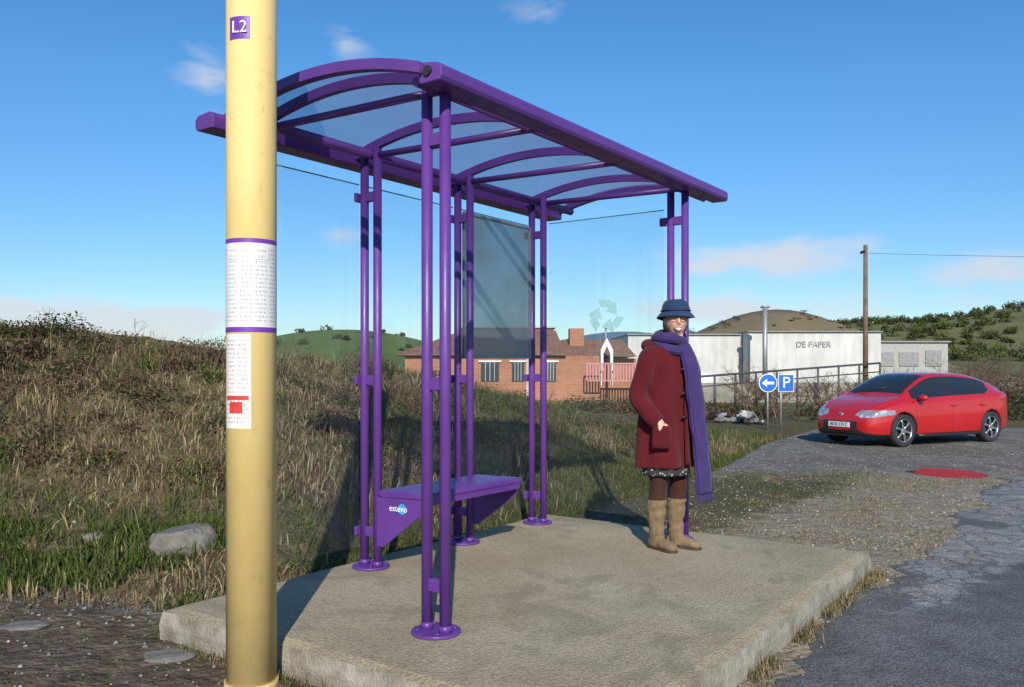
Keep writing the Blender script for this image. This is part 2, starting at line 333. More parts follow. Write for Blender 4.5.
# ------------------------------------------------------------------ platform
PF=empty('concrete_platform',(F1[0],F1[1],0),math.atan2(U[1],U[0]))
def slab():
    us=np.linspace(-.5,3.04,60); vs=np.linspace(-1.21,1.40,44); V=[];per=[]
    A=[(u,v) for u in us for v in vs]; nv=len(vs); nu=len(us)
    for (u,v) in A:
        e=(u in (us[0],us[-1])) or (v in (vs[0],vs[-1]))
        n=(fbm(np.array(u*4.),np.array(v*4.+3),3)-.5)
        V.append((u+(n*.05 if u in(us[0],us[-1]) else 0),v+(n*.05 if v in (vs[0],vs[-1]) else 0),.15-(.012+.02*abs(float(n)) if e else 0)+float(n)*.004))
    Fc=[(i*nv+j,(i+1)*nv+j,(i+1)*nv+j+1,i*nv+j+1) for i in range(nu-1) for j in range(nv-1)]
    per=[i*nv for i in range(nu)]+[(nu-1)*nv+j for j in range(1,nv)]+[i*nv+nv-1 for i in range(nu-2,-1,-1)]+[j for j in range(nv-2,0,-1)]
    b=len(V)
    for p in per: 
        x,y,z=V[p]; cx=x-1.27;cy=y-.1; V.append((x+.012*np.sign(cx)*(abs(cx)>1.7),y+.012*np.sign(cy)*(abs(cy)>1.2),.07))
    for p in per: x,y,z=V[p]; V.append((x,y,-.12))
    n=len(per)
    for i in range(n):
        j=(i+1)%n
        Fc.append((per[i],b+i,b+j,per[j])); Fc.append((b+i,b+n+i,b+n+j,b+j))
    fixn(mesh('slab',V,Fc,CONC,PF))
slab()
# ------------------------------------------------------------------ bus shelter
SH=empty('bus_shelter',(F1[0],F1[1],.15),math.atan2(U[1],U[0]))
VB=1.18; posts={'front_left':(0,0),'front_right':(2.64,0),'back_left':(.76,VB),'back_middle':(1.67,VB),'back_right':(2.6,VB)}
VF=-.10; VR=1.38; ZB=2.51; RISE=.125; UL=-.24; UR=3.15
def archz(v):
    t=(v-VF)/(VR-VF); return ZB+.04+RISE*4*t*(1-t)
for n,(u,v) in posts.items():
    for s in(-.055,.055):
        top=archz(v+s)-.05 if v>.5 else ZB
        cyl(f'post_tube_{n}_{"a" if s<0 else "b"}',(u,v+s,.01),(u,v+s,top),.0265,PURPLE,SH)
    o=cyl(f'base_plate_{n}',(u,v,.001),(u,v,.016),.115,PURPLE,SH,seg=40); bevel(o,.004)
    for s in(-.055,.055): cyl(f'collar_{n}_{s}',(u,v+s,.016),(u,v+s,.045),.032,PURPLE,SH,r1=.028)
    for k in range(4):
        a=math.pi/4+k*math.pi/2; cyl(f'bolt_{n}_{k}',(u+.088*math.cos(a),v+.088*math.sin(a),.016),(u+.088*math.cos(a),v+.088*math.sin(a),.024),.009,PURPLE,SH,seg=6)
    for z in (.22,1.15,2.28):
        box(f'clamp_{n}_{z}',u-.016,u+.016,v-.055,v+.055,z-.03,z+.03,PURPLE,SH,.006)
        if v>.5: box(f'glass_lug_{n}_{z}',u-.05,u+.05,v+.078,v+.10,z-.028,z+.028,PURPLE,SH,.006)
        if n in('front_right',): box(f'glass_lug2_{n}_{z}',u-.012,u+.012,v+.08,v+.14,z-.03,z+.03,PURPLE,SH,.005)
prism('front_gutter_beam',[(VF-.065,ZB-.03),(VF+.05,ZB-.03),(VF+.06,ZB),(VF+.06,ZB+.045),(VF+.02,ZB+.065),(VF-.055,ZB+.05),(VF-.075,ZB+.03),(VF-.075,ZB-.01)],'x',UL+.07,UR,PURPLE,SH,.006)
prism('rear_gutter_beam',[(VR-.08,ZB-.02),(VR+.06,ZB-.02),(VR+.075,ZB-.0),(VR+.075,ZB+.04),(VR+.05,ZB+.06),(VR-.05,ZB+.07),(VR-.08,ZB+.045)],'x',UL-.04,UR,PURPLE,SH,.006)
cyl('rear_round_rail',(UL,VB,ZB+.03),(UR-.05,VB,ZB+.03),.03,PURPLE,SH)
cyl('front_beam_end_boss',(UL+.058,VF,ZB+.02),(UL+.07,VF,ZB+.02),.022,BLACK,SH)
cyl('front_inner_rail',(UL+.1,VF+.10,ZB-.0),(UR-.05,VF+.10,ZB-.0),.022,PURPLE,SH)
def rib(name,u,w=.035,h=.05,dz=0):
    vs=np.linspace(VF+.03,VR-.03,26); V=[];Fc=[]
    for v in vs:
        z=archz(v)+dz
        V+=[(u-w/2,v,z-h),(u+w/2,v,z-h),(u+w/2,v,z),(u-w/2,v,z)]
    for i in range(len(vs)-1):
        for k in range(4): Fc.append((4*i+k,4*i+(k+1)%4,4*i+4+(k+1)%4,4*i+4+k))
    Fc+=[(3,2,1,0),(len(V)-4,len(V)-3,len(V)-2,len(V)-1)]
    mesh(name,V,Fc,PURPLE,SH)
for k,u in enumerate((UL+.02+.05,.0,.76,1.67,2.62,UR-.03)): rib(f'roof_rib_{k}',u,w=.05 if k in(0,5) else .034,dz=.012 if k in(0,5) else -.003)
for k,u in enumerate((0,.76,1.67,2.62)): cyl(f'roof_tie_{k}',(u,VF+.05,ZB-.01),(u,VB,ZB+.02),.020,PURPLE,SH)
vs=np.linspace(VF+.02,VR-.02,30); V=[];Fc=[]
for v in vs: V+=[(UL+.06,v,archz(v)+.002),(UR-.04,v,archz(v)+.002)]
for i in range(29): Fc.append((2*i,2*i+1,2*i+3,2*i+2))
mesh('roof_panel',V,Fc,ROOFG,SH,smooth=True)
def pane(name,u0,u1,z0,z1,mat,v=VB+.09):
    return mesh(name,[(u0,v,z0),(u1,v,z0),(u1,v,z1),(u0,v,z1)],[(0,1,2,3)],mat,SH)
EDGE=simple('glass_edge',(.10,.20,.17),.2)
for k,(a_,b_) in enumerate(((.06,.745),(.775,1.655),(1.685,2.59))):
    pane(f'rear_glass_{k}',a_,b_,.12,2.36,GLASS); box(f'rear_glass_edge_{k}',a_,b_,VB+.086,VB+.094,2.36,2.366,EDGE,SH); box(f'rear_glass_side_{k}',a_-.004,a_,VB+.086,VB+.094,.12,2.36,EDGE,SH)
mesh('side_glass',[(2.62,.10,.14),(2.62,VB-.09,.14),(2.62,VB-.09,2.36),(2.62,.10,2.36)],[(0,1,2,3)],GLASS,SH); box('side_glass_edge',2.616,2.624,.10,VB-.09,2.36,2.366,EDGE,SH)
mesh('poster_panel',[(1.74,VB+.045,1.318),(2.54,VB+.045,1.318),(2.54,VB+.045,2.322),(1.74,VB+.045,2.322)],[(0,1,2,3)],FROST,SH)
for k,(a,b) in enumerate(((1.30,1.318),(2.322,2.34))): box(f'poster_frame_{k}',1.735,2.545,VB+.035,VB+.055,a,b,STEEL,SH)
for k,(a,b) in enumerate(((1.719,1.734),(2.546,2.561))): box(f'poster_stile_{k}',a,b,VB+.035,VB+.055,1.30,2.34,STEEL,SH)
prism('bench_seat',[(.70,.455),(1.08,.44),(1.10,.46),(1.10,.475),(1.08,.485),(.72,.49),(.695,.475)],'x',.74,1.70,PURPLE,SH,.006)
for k,u in enumerate((.745,1.68)):
    prism(f'bench_bracket_{k}',[(.72,.452),(1.14,.438),(1.14,.14),(1.06,.14),(.74,.37)],'x',u-.006,u+.006,PURPLE,SH,.003)
prism('bench_front_lip',[(.70,.42),(.712,.42),(.712,.455),(.70,.455)],'x',.752,1.672,PURPLE,SH)
cyl('bench_tube',(.75,1.06,.40),(1.67,1.06,.40),.022,PURPLE,SH)
cyl('bench_logo',(.7378,.90,.385),(.7365,.90,.385),.032,simple('logo_cyan',(.05,.35,.6),.4),SH,seg=24)
text('bench_lettering','estevo',.055,(.7350,.93,.385),(math.radians(90),0,math.radians(-90)),WHITE,SH)
# ------------------------------------------------------------------ yellow pole
PD=3.68; PX=P(251.5,PD); PR=.1055
BP=empty('bus_stop_pole',(PX,PD,0))
m=M('pole_yellow'); f=m.noise(2.2,7,.65,stretch=(1,1,.35)); c=m.ramp(f,[(.28,(.67,.475,.17)),(.5,(.75,.555,.22)),(.75,(.79,.605,.265))])
sp_=m.ramp(m.noise(11,8,.75,stretch=(1,1,.6)),[(.59,0),(.68,1)]); c=m.mix(m.math('MULTIPLY',sp_,.55),c,(.42,.28,.11))
zz=m.sep(m.tc.outputs['Object'])[2]; dirt=m.ramp(m.math('ADD',zz,m.math('MULTIPLY',m.noise(9),.3)),[(.1,1),(.55,0)]); c=m.mix(m.math('MULTIPLY',dirt,.4),c,(.30,.20,.09))
m.set('Base Color',c).set('Roughness',.62).set('Specular IOR Level',.3); m.bump(m.noise(5,3),.12,.01); YEL=m.m
cyl('shaft',(0,0,.0),(0,0,4.2),PR,YEL,BP,seg=96)
cyl('base_collar',(0,0,-.02),(0,0,.03),PR+.008,YEL,BP,seg=64)
AC=math.atan2(-PD,-PX)
def patch(name,a0,a1,z0,z1,mat,r=PR+.0012,n=40):
    V=[];Fc=[]
    for i in range(n+1):
        a=AC+a0+(a1-a0)*i/n; V+=[(r*math.cos(a),r*math.sin(a),z0),(r*math.cos(a),r*math.sin(a),z1)]
    for i in range(n): Fc.append((2*i,2*i+2,2*i+3,2*i+1))
    o=mesh(name,V,Fc,mat,BP,smooth=True); uvl=o.data.uv_layers.new(name='UV')
    for p in o.data.polygons:
        for li in p.loop_indices:
            vi=o.data.loops[li].vertex_index; uvl.data[li].uv=((vi//2)/n,vi%2)
    return o
def zy(y): return CH+(HY-y)*PD/F
def printed(name,rows,cols,ink,red=False):
    m=M(name); s=m.sep(m.tc.outputs['UV']); r=m.math('FRACT',m.math('MULTIPLY',s[1],rows)); 
    cmbn=m.n.new('ShaderNodeCombineXYZ'); m.l.new(m.math('MULTIPLY',s[0],cols*9),cmbn.inputs[0]); m.l.new(m.math('FLOOR',m.math('MULTIPLY',s[1],rows)),cmbn.inputs[1])
    w=m.noise(1.0,2,co=cmbn.outputs[0]); on=m.math('MULTIPLY',m.math('LESS_THAN',m.math('ABSOLUTE',m.math('SUBTRACT',r,.5)),.22),m.math('GREATER_THAN',w,.5))
    cf=m.math('FRACT',m.math('MULTIPLY',s[0],cols)); on=m.math('MULTIPLY',on,m.math('LESS_THAN',m.math('ABSOLUTE',m.math('SUBTRACT',cf,.5)),.42))
    mar=m.math('MULTIPLY',m.math('LESS_THAN',m.math('ABSOLUTE',m.math('SUBTRACT',s[0],.5)),.46),m.math('LESS_THAN',m.math('ABSOLUTE',m.math('SUBTRACT',s[1],.5)),.46)); on=m.math('MULTIPLY',on,mar)
    blk=m.n.new('ShaderNodeTexNoise'); blk.inputs['Scale'].default_value=3.2; m.l.new(m.tc.outputs['UV'],blk.inputs['Vector'])
    inkc=ink
    if red: inkc=m.ramp(blk.outputs['Fac'],[(.42,(.75,.12,.06)),(.5,(.75,.12,.06)),(.52,(.12,.12,.15)),(.62,(.1,.2,.5))])
    c=m.mix(m.math('MULTIPLY',on,.65),(.74,.73,.70),inkc); m.set('Base Color',c).set('Roughness',.35); return m.m
d=math.radians
patch('timetable',d(-100),d(75),zy(328),zy(246),printed('timetable_print',20,5,(.25,.22,.2)))
patch('timetable_band_top',d(-101),d(76),zy(246),zy(241.5),PURPRINT); patch('timetable_band_bottom',d(-101),d(76),zy(333),zy(328),PURPRINT)
patch('timetable_heading',d(-60),d(40),zy(262),zy(251),printed('heading_print',2,3,(.5,.3,.15)),r=PR+.003)
patch('route_map',d(-72),d(-1),zy(427),zy(335),printed('route_print',22,2,(.6,.1,.1),True))
patch('route_map_block',d(-55),d(-20),zy(412),zy(401),REDP,r=PR+.003); patch('route_map_block2',d(-66),d(-6),zy(399),zy(395),REDP,r=PR+.003)
patch('route_label',d(-55),d(-3),zy(48),zy(26),PURPRINT)
patch('operator_band',d(-120),d(-70),zy(108),zy(40),printed('band_print',12,1,(.3,.15,.3)))
aL=AC+d(-27); text('route_text','L2',.072,((PR+.004)*math.cos(aL),(PR+.004)*math.sin(aL),zy(37)),(d(90),0,aL+d(90)),WHITE,BP,ext=.0008)
# ------------------------------------------------------------------ woman
WD=5.80; WX=P(668,WD); PH=math.radians(38)
WM=empty('woman',(WX,WD,.15),PH)
def cloth(name,c0,c1,sc=160,rough=.95,fold=10,bs=.5,sheen=.3):
    m=M(name); f=m.noise(3,5); n=m.noise(sc,3,.8); m.set('Base Color',m.mix(.6,m.ramp(f,[(.3,c0),(.7,c1)]),m.ramp(n,[(.3,.6),(.7,1.3)]),'MULTIPLY')).set('Roughness',rough).set('Sheen Weight',sheen).set('Specular IOR Level',.2)
    m.bump(m.math('ADD',m.math('MULTIPLY',n,.15),m.noise(fold,3,.5,stretch=(1,1,.45))),bs,.03); return m.m
COAT=cloth('maroon_wool',(.080,.006,.010),(.120,.010,.015),sheen=.08,fold=7,bs=.9); HATM=cloth('blue_felt',(.016,.035,.085),(.026,.052,.12),fold=14,bs=.3,sheen=.1)
SKIN=simple('skin',(.66,.39,.29),.5,var=.06,nscale=20); HAIR=simple('hair',(.09,.045,.025),.6,var=.4,nscale=60)
TIGHT=cloth('tights_brown',(.050,.020,.015),(.068,.028,.019),bs=.1,sheen=.05); BOOT=cloth('suede_boots',(.17,.115,.062),(.25,.175,.10),sc=90,fold=18,bs=.9,sheen=.1)
m=M('scarf_knit'); n=m.noise(120,3); m.set('Base Color',m.mix(.6,m.ramp(m.noise(6),[(.3,(.034,.018,.10)),(.7,(.052,.028,.155))]),m.ramp(n,[(.3,.5),(.7,1.3)]),'MULTIPLY')).set('Roughness',.95).set('Sheen Weight',.08); m.bump(m.math('ADD',n,m.noise(30,2)),.35,.006); SCARF=m.m
m=M('skirt_print'); v=m.voro(45); m.set('Base Color',m.ramp(v,[(.28,(.35,.34,.32)),(.36,(.03,.025,.03))])).set('Roughness',.9); SKIRT=m.m
def fold(t,a): return 1+.06*math.sin(5*a+1.5*math.sin(3*t))*(1-t)**.6+.025*math.sin(9*a+6*t)*(1-t*.6)+.012*math.sin(13*t*2+3*a)
tor=loftdata([(0,.035,.555,.215,.185),(0,.035,.70,.205,.178),(0,.03,.85,.195,.165),(0,.02,1.0,.182,.15),(0,.01,1.12,.172,.138),(0,.0,1.24,.18,.132),(0,.0,1.33,.172,.12),(0,.01,1.39,.12,.10),(0,.01,1.43,.08,.085),(0,.0,1.46,.07,.075)],seg=48,sub=6,horizontal=True,wob=fold)
def arm(s):
    return loftdata([(s*.12,.01,1.335,.055,.06),(s*.175,.015,1.285,.066,.07),(s*.215,.03,1.17,.060,.068),(s*.235,.055,1.05,.058,.066),(s*.235,.01,.97,.056,.062),(s*.222,-.05,.91,.054,.058),(s*.20,-.10,.865,.056,.055)],seg=20,sub=5,ref=(0,1,0),wob=lambda t,a:1+.05*math.sin(16*t+a)+.03*math.sin(27*t+2*a))
hood=loftdata([(-.12,.02,1.37,.035,.04),(-.10,.09,1.38,.045,.05),(0,.135,1.38,.05,.06),(.10,.09,1.38,.045,.05),(.12,.02,1.37,.035,.04)],seg=14,sub=5,ref=(0,0,1))
merge('coat',[tor,arm(-1),arm(1),hood],COAT,WM,remesh=.011,sm=3)
loft('coat_front_edge',[(.015,-.128,1.30,.022,.008),(.015,-.148,1.15,.022,.008),(.015,-.150,1.0,.022,.008),(.015,-.152,.80,.022,.008),(.015,-.160,.58,.022,.008)],COAT,WM,seg=8,sub=4,ref=(1,0,0))
for k,z in enumerate((1.22,1.06,.90)):
    loft(f'toggle_{k}',[(-.045,-.160,z,.004,.004),(-.03,-.164,z,.009,.009),(-.01,-.164,z,.009,.009),(.005,-.160,z,.004,.004)],BLACK,WM,seg=8,sub=2,ref=(0,0,1))
for s in(-1,1):
    loft(f'pocket_{"r" if s<0 else "l"}',[(s*.192,-.118,.845,.056,.020),(s*.195,-.120,.80,.062,.024),(s*.195,-.112,.70,.06,.016)],COAT,WM,seg=14,sub=3,ref=(.75,-s*-.66,0),sq=5)
    dat=[loftdata([(s*.203,-.105,.885,.022,.018),(s*.196,-.118,.85,.034,.017),(s*.190,-.120,.81,.036,.015)],seg=12,sub=3,ref=(1,0,0))]
    for q in range(4):
        o_=(-.027+.018*q); L=(.05,.058,.054,.042)[q]
        dat.append(loftdata([(s*.190+o_,-.118,.815,.0085,.0085),(s*.188+o_,-.112,.81-L*.5,.008,.008),(s*.186+o_,-.098,.81-L,.006,.006)],seg=8,sub=2,ref=(1,0,0)))
    dat.append(loftdata([(s*.173,-.128,.855,.010,.010),(s*.157,-.138,.835,.0095,.009),(s*.152,-.140,.81,.007,.007)],seg=8,sub=2,ref=(1,0,0)))
    merge(f'hand_{"r" if s<0 else "l"}',dat,SKIN,WM)
loft('skirt',[(0,.02,.66,.16,.13),(0,.02,.56,.172,.145),(0,.02,.505,.178,.15)],SKIRT,WM,seg=36,sub=4,horizontal=True,wob=lambda t,a:1+.05*math.sin(8*a)*t)
for s,fy,fx,tw in((-1,.02,-.080,-.1),(1,-.02,.070,.25)):
    loft(f'leg_{"r" if s<0 else "l"}',[(s*.080,.02,.62,.085,.09),(s*.080,.015,.52,.068,.074),(s*.080,fy-.005,.44,.055,.06),(s*.080,fy+.005,.36,.052,.060),(fx,fy+.015,.28,.050,.058),(fx,fy+.01,.15,.04,.045)],TIGHT,WM,seg=24,sub=4,horizontal=True)
    ft=Vector((math.sin(tw),-math.cos(tw),0))
    up=loftdata([(fx,fy+.005,.335,.060,.068),(fx,fy+.01,.30,.060,.068),(fx,fy+.015,.24,.060,.066),(fx,fy+.015,.18,.050,.056),(fx,fy+.012,.13,.048,.056),(fx,fy+.01,.08,.046,.058),(fx,fy+.01,.02,.042,.058)],seg=24,sub=6,horizontal=True,wob=lambda t,a:1+.05*math.sin(22*t+1.3*a)+.035*math.sin(37*t+2*a+s))
    def fp(k,z,w,h): return (fx+ft.x*k,fy+.01+ft.y*k,z,w,h)
    fo=loftdata([fp(-.062,.045,.02,.03),fp(-.05,.045,.035,.042),fp(0,.045,.039,.042),fp(.06,.042,.039,.040),fp(.12,.035,.043,.032),fp(.165,.030,.035,.026),fp(.182,.026,.015,.014)],seg=20,sub=4,ref=(ft.y*-1,ft.x,0))
    merge(f'boot_{"r" if s<0 else "l"}',[up,fo],BOOT,WM,remesh=.007,sm=2)
    loft(f'sole_{"r" if s<0 else "l"}',[fp(-.065,.007,.02,.006),fp(-.05,.007,.038,.007),fp(.03,.007,.038,.007),fp(.12,.007,.044,.007),fp(.17,.007,.035,.007),fp(.187,.007,.012,.006)],simple('boot_sole',(.06,.04,.025),.8),WM,seg=12,sub=3,ref=(ft.y*-1,ft.x,0),sq=6)
def rib_w(t,a): return 1+.13*math.sin(12*a+2*math.sin(9*t))+.04*math.sin(31*t+a)
loft('scarf_wrap',[(.080*math.cos(t)+.0,-.012+.083*math.sin(t),1.428+.012*math.sin(t*2)+.02*math.sin(t),.036,.042) for t in np.linspace(0,2*math.pi,14)],SCARF,WM,seg=24,sub=4,ref=(0,0,1),wob=rib_w)
loft('scarf_wrap_lower',[(.10*math.cos(t)+.01,-.02+.10*math.sin(t),1.372+.035*math.sin(t),.032,.040) for t in np.linspace(0.3,2*math.pi+.3,14)],SCARF,WM,seg=24,sub=4,ref=(0,0,1),wob=rib_w)
loft('scarf_tail_front',[(.03,-.11,1.38,.05,.03),(.035,-.165,1.26,.068,.028),(.05,-.185,1.10,.072,.026),(.075,-.195,.90,.074,.026),(.095,-.21,.70,.072,.024),(.11,-.215,.52,.074,.022),(.12,-.218,.39,.076,.018)],SCARF,WM,seg=36,sub=6,ref=(1,0,0),wob=rib_w)
loft('scarf_tail_back',[(.07,-.10,1.36,.045,.03),(.10,-.14,1.23,.055,.026),(.125,-.165,1.05,.058,.024),(.145,-.175,.85,.06,.024),(.155,-.18,.66,.062,.022),(.16,-.185,.46,.062,.018)],SCARF,WM,seg=30,sub=6,ref=(.9,.4,0),wob=rib_w)
fr_=[]
for k in range(14):
    x=.05+.14*k/13; fr_.append(loftdata([(x,-.218,.395,.005,.005),(x+random.uniform(-.006,.006),-.22,.36,.005,.005),(x+random.uniform(-.01,.01),-.218,.325,.003,.003)],seg=5,sub=2,ref=(1,0,0)))
for k in range(9):
    x=.11+.10*k/8; fr_.append(loftdata([(x,-.185,.465,.005,.005),(x+random.uniform(-.006,.006),-.187,.42,.005,.005),(x,-.185,.39,.003,.003)],seg=5,sub=2,ref=(1,0,0)))
merge('scarf_fringe',fr_,SCARF,WM)
HD=empty('head',(0.03,-.045,1.545),math.radians(-38),WM)
loft('neck',[(0,.01,-.16,.055,.055),(0,.008,-.11,.05,.052),(0,.005,-.06,.05,.055)],SKIN,HD,seg=20,sub=3,horizontal=True)
bm=bmesh.new(); bmesh.ops.create_uvsphere(bm,u_segments=64,v_segments=48,radius=1)
def gs(x,z,cx,cz,sx,sz): return math.exp(-((x-cx)/sx)**2-((z-cz)/sz)**2)
for v in bm.verts:
    x,y,z=v.co; X_=x*.074;Y_=y*.092;Z_=z*.112
    if z<0: X_*=1-.26*(-z)**1.5; Y_*=1-.12*(-z)
    if y<0:
        Y_-= .026*gs(X_,Z_,0,-.012,.010,.016)+.012*gs(X_,Z_,0,.012,.008,.02)
        Y_+= .009*(gs(X_,Z_,.03,.014,.016,.011)+gs(X_,Z_,-.03,.014,.016,.011))
        Y_-= .007*(gs(X_,Z_,.038,-.022,.016,.016)+gs(X_,Z_,-.038,-.022,.016,.016))
        Y_-= .010*gs(X_,Z_,0,-.092,.022,.018)
        Y_-= .004*gs(X_,Z_,0,-.052,.022,.012)
    v.co=(X_,Y_,Z_)
me=bpy.data.meshes.new('face'); bm.to_mesh(me); bm.free(); me.materials.append(SKIN)
for p in me.polygons:p.use_smooth=True
link(bpy.data.objects.new('face',me),HD)
LIP=simple('lips',(.52,.23,.18),.45); TEETH=simple('teeth',(.78,.75,.70),.3); EYEW=simple('eye_white',(.7,.68,.65),.2); IRIS=simple('iris',(.03,.02,.015),.15)
for s in(-1,1):
    ell(f'eye_{s}',(s*.029,-.074,.014),(.0125,.010,.0075),EYEW,HD,12); ell(f'iris_{s}',(s*.029,-.0825,.014),(.006,.003,.006),IRIS,HD,10)
    loft(f'brow_{s}',[(s*.012,-.087,.031,.003,.003),(s*.03,-.086,.036,.004,.003),(s*.047,-.075,.031,.002,.002)],HAIR,HD,seg=6,sub=3,ref=(0,0,1))
    ell(f'ear_{s}',(s*.072,.008,-.002),(.010,.020,.030),SKIN,HD,14)
    n=24; V,Fc=loftdata([(s*.031+.023*math.cos(t),-.097+.010*abs(math.cos(t))*(1 if s*math.cos(t)>0 else 0),.010+.017*math.sin(t),.0019,.0019) for t in np.linspace(0,2*math.pi,n)],seg=6,sub=1,ref=(0,1,0)); mesh(f'glasses_rim_{s}',V,Fc,simple('spectacle_frame',(.10,.02,.025),.3),HD,smooth=True)
    cyl(f'glasses_arm_{s}',(s*.054,-.085,.014),(s*.074,.0,.012),.0018,BLACK,HD,6)
cyl('glasses_bridge',(-.009,-.097,.014),(.009,-.097,.014),.0018,BLACK,HD,6)
loft('lip_upper',[(-.027,-.081,-.045,.002,.002),(-.013,-.093,-.0475,.003,.003),(0,-.097,-.049,.003,.003),(.013,-.093,-.0475,.003,.003),(.027,-.081,-.045,.002,.002)],LIP,HD,seg=8,sub=4,ref=(0,0,1))
loft('teeth_row',[(-.021,-.084,-.051,.002,.004),(0,-.0955,-.056,.003,.007),(.021,-.084,-.051,.002,.004)],TEETH,HD,seg=8,sub=5,ref=(0,1,0))
loft('lip_lower',[(-.027,-.081,-.046,.002,.002),(-.014,-.090,-.060,.003,.003),(0,-.095,-.066,.0035,.0035),(.014,-.090,-.060,.003,.003),(.027,-.081,-.046,.002,.002)],LIP,HD,seg=8,sub=4,ref=(0,0,1))
V,Fc=loftdata([(0,.035,-.085,.060,.045),(0,.033,-.05,.078,.065),(0,.033,0,.083,.072),(0,.028,.05,.084,.075),(0,.02,.09,.06,.055)],seg=40,sub=5,horizontal=True,wob=lambda t,a:1+.03*math.sin(17*a+5*t))
mesh('hair',V,Fc,HAIR,HD,smooth=True)
prof=[(.0,.135),(.045,.134),(.075,.123),(.089,.10),(.095,.075),(.099,.058),(.114,.048),(.127,.035),(.130,.031),(.126,.029),(.112,.040),(.092,.052)]
V=[];seg=64
for (r,z) in cr(prof,3):
    for k in range(seg):
        a=2*math.pi*k/seg; br=max(0,r-.10)/.037
        V.append((r*math.cos(a),r*1.06*math.sin(a)+.008,.031+(z-.031)*1.12-.03*br*.35+.006*br*math.sin(2*a+.6)+.004*br*math.sin(3*a)+.003*math.sin(5*a)*(r<.09)-.010*br*math.sin(a)))
nr=len(V)//seg; Fc=[(i*seg+k,i*seg+(k+1)%seg,(i+1)*seg+(k+1)%seg,(i+1)*seg+k) for i in range(nr-1) for k in range(seg)]
mesh('hat',V,Fc,HATM,HD,smooth=True)
loft('hat_band',[(.098*math.cos(t),.104*math.sin(t)+.008,.071,.003,.009) for t in np.linspace(0,2*math.pi,40)],simple('hat_ribbon',(.01,.015,.035),.7),HD,seg=8,sub=1,ref=(0,0,1))
# ------------------------------------------------------------------ car
CAR=empty('parked_car',(8.42,17.86,-.15),math.atan2(-.445,-.895))
xk=[-2.13,-2.08,-1.95,-1.75,-1.5,-1.1,-.6,0,.35,.65,1.0,1.22,1.4,1.65,1.85,2.0,2.09,2.14]
zt=[.84,1.00,1.11,1.22,1.31,1.40,1.45,1.46,1.43,1.335,1.15,1.01,.955,.885,.80,.71,.60,.46]
zs=[.76,.92,.985,.99,.975,.955,.935,.915,.90,.895,.885,.875,.85,.79,.71,.62,.53,.44]
Wk=[.46,.66,.77,.83,.86,.875,.88,.885,.885,.885,.882,.875,.865,.84,.78,.69,.56,.30]
zb=[.40,.30,.24,.22,.2,.19,.19,.19,.19,.19,.19,.19,.19,.19,.19,.20,.23,.32]
wr=[.34,.47,.52,.54,.555,.575,.59,.60,.60,.62,.67,.70,.70,.67,.60,.50,.38,.18]
crv=cr(list(zip(xk,zt,zs,Wk,zb,wr)),12)
rows=[]
for (x,t,s,w,b,r) in crv:
    cab=max(0,min(1,(t-s-.10)/.3)); zr=t-.02-.05*cab
    ctrl=[(0,b),(.7*w,b),(.93*w,b+.03),(.985*w,b+.13),(1.0*w,b+.30*(s-b)/.7+.05),(.985*w,s-.14*(s-b)/.7),(.955*w,s),(r+.45*(.94*w-r),s+.52*(zr-s)),(r,zr),(.65*r,t-.012),(0,t)]
    p=cr(ctrl,7); rows.append([(x,a_,b_) for a_,b_ in p])
NP=len(rows[0]); NR=len(rows); V=[];Fc=[];mi=[]
for rw in rows:
    V+=[(x,y,z) for (x,y,z) in rw]+[(x,-y,z) for (x,y,z) in rw[1:-1]][::-1]
NQ=NP+NP-2
for i in range(NR-1):
    for k in range(NQ):
        a_,b_,c_,d_=(i*NQ+k,i*NQ+(k+1)%NQ,(i+1)*NQ+(k+1)%NQ,(i+1)*NQ+k); Fc.append((a_,d_,c_,b_))
        kk=k if k<NP-1 else NQ-1-k; ctr=[sum(V[q][j] for q in(a_,b_,c_,d_))/4 for j in range(3)]; x,y,z=ctr; y=abs(y)
        g=kk/7.0; mt=0
        if 6.25<g<7.75 and -1.42<x<1.02 and z>.93 and not (x<-1.15 and z<1.0+(-1.15-x)*.35): mt=1
        if mt==1 and (-.13<x<-.04 or -1.02<x<-.95): mt=2
        if g>=8.0-.3 and .40<x<1.16 and not(g<8.15): mt=1
        if g>=8.1 and -2.02<x<-1.62: mt=1
        if x>1.98 and .36<z<.50 and y<.42: mt=2
        if x>1.90 and .20<z<.30 and y<.50: mt=2
        if g<2.3: mt=2
        if 1.55<x<2.08 and .575<z<.72 and .34<y and g<8.6 and z>.575+(2.06-x)*.14: mt=3
        if 1.80<x<2.02 and .27<z<.37 and .48<y<.66: mt=2
        if x<-1.95 and .72<z<.90 and y>.4: mt=4
        mi.append(mt)
Fc.append(tuple(range(NQ))); mi.append(0); Fc.append(tuple((NR-1)*NQ+k for k in range(NQ-1,-1,-1))); mi.append(0)
m=M('car_red'); m.set('Base Color',m.ramp(m.noise(2),[(.3,(.42,.008,.010)),(.7,(.48,.012,.014))])).set('Roughness',.28).set('Coat Weight',.9).set('Coat Roughness',.04); CARR=m.m
m=M('car_glass'); m.set('Base Color',(.018,.021,.024)).set('Roughness',.04).set('Specular IOR Level',.9); CARG=m.m
m=M('headlamp'); m.set('Base Color',m.ramp(m.voro(9),[(.1,(.75,.77,.8)),(.5,(.35,.36,.38))])).set('Roughness',.08).set('Metallic',.4).set('Coat Weight',1); LAMP=m.m
TAIL=simple('tail_lamp',(.35,.01,.01),.1,coat=1)
body=mesh('body',V,Fc,[CARR,CARG,BLACK,LAMP,TAIL],CAR,smooth=True)
for p,k in zip(body.data.polygons,mi): p.material_index=k
fixn(body)
cut=[]
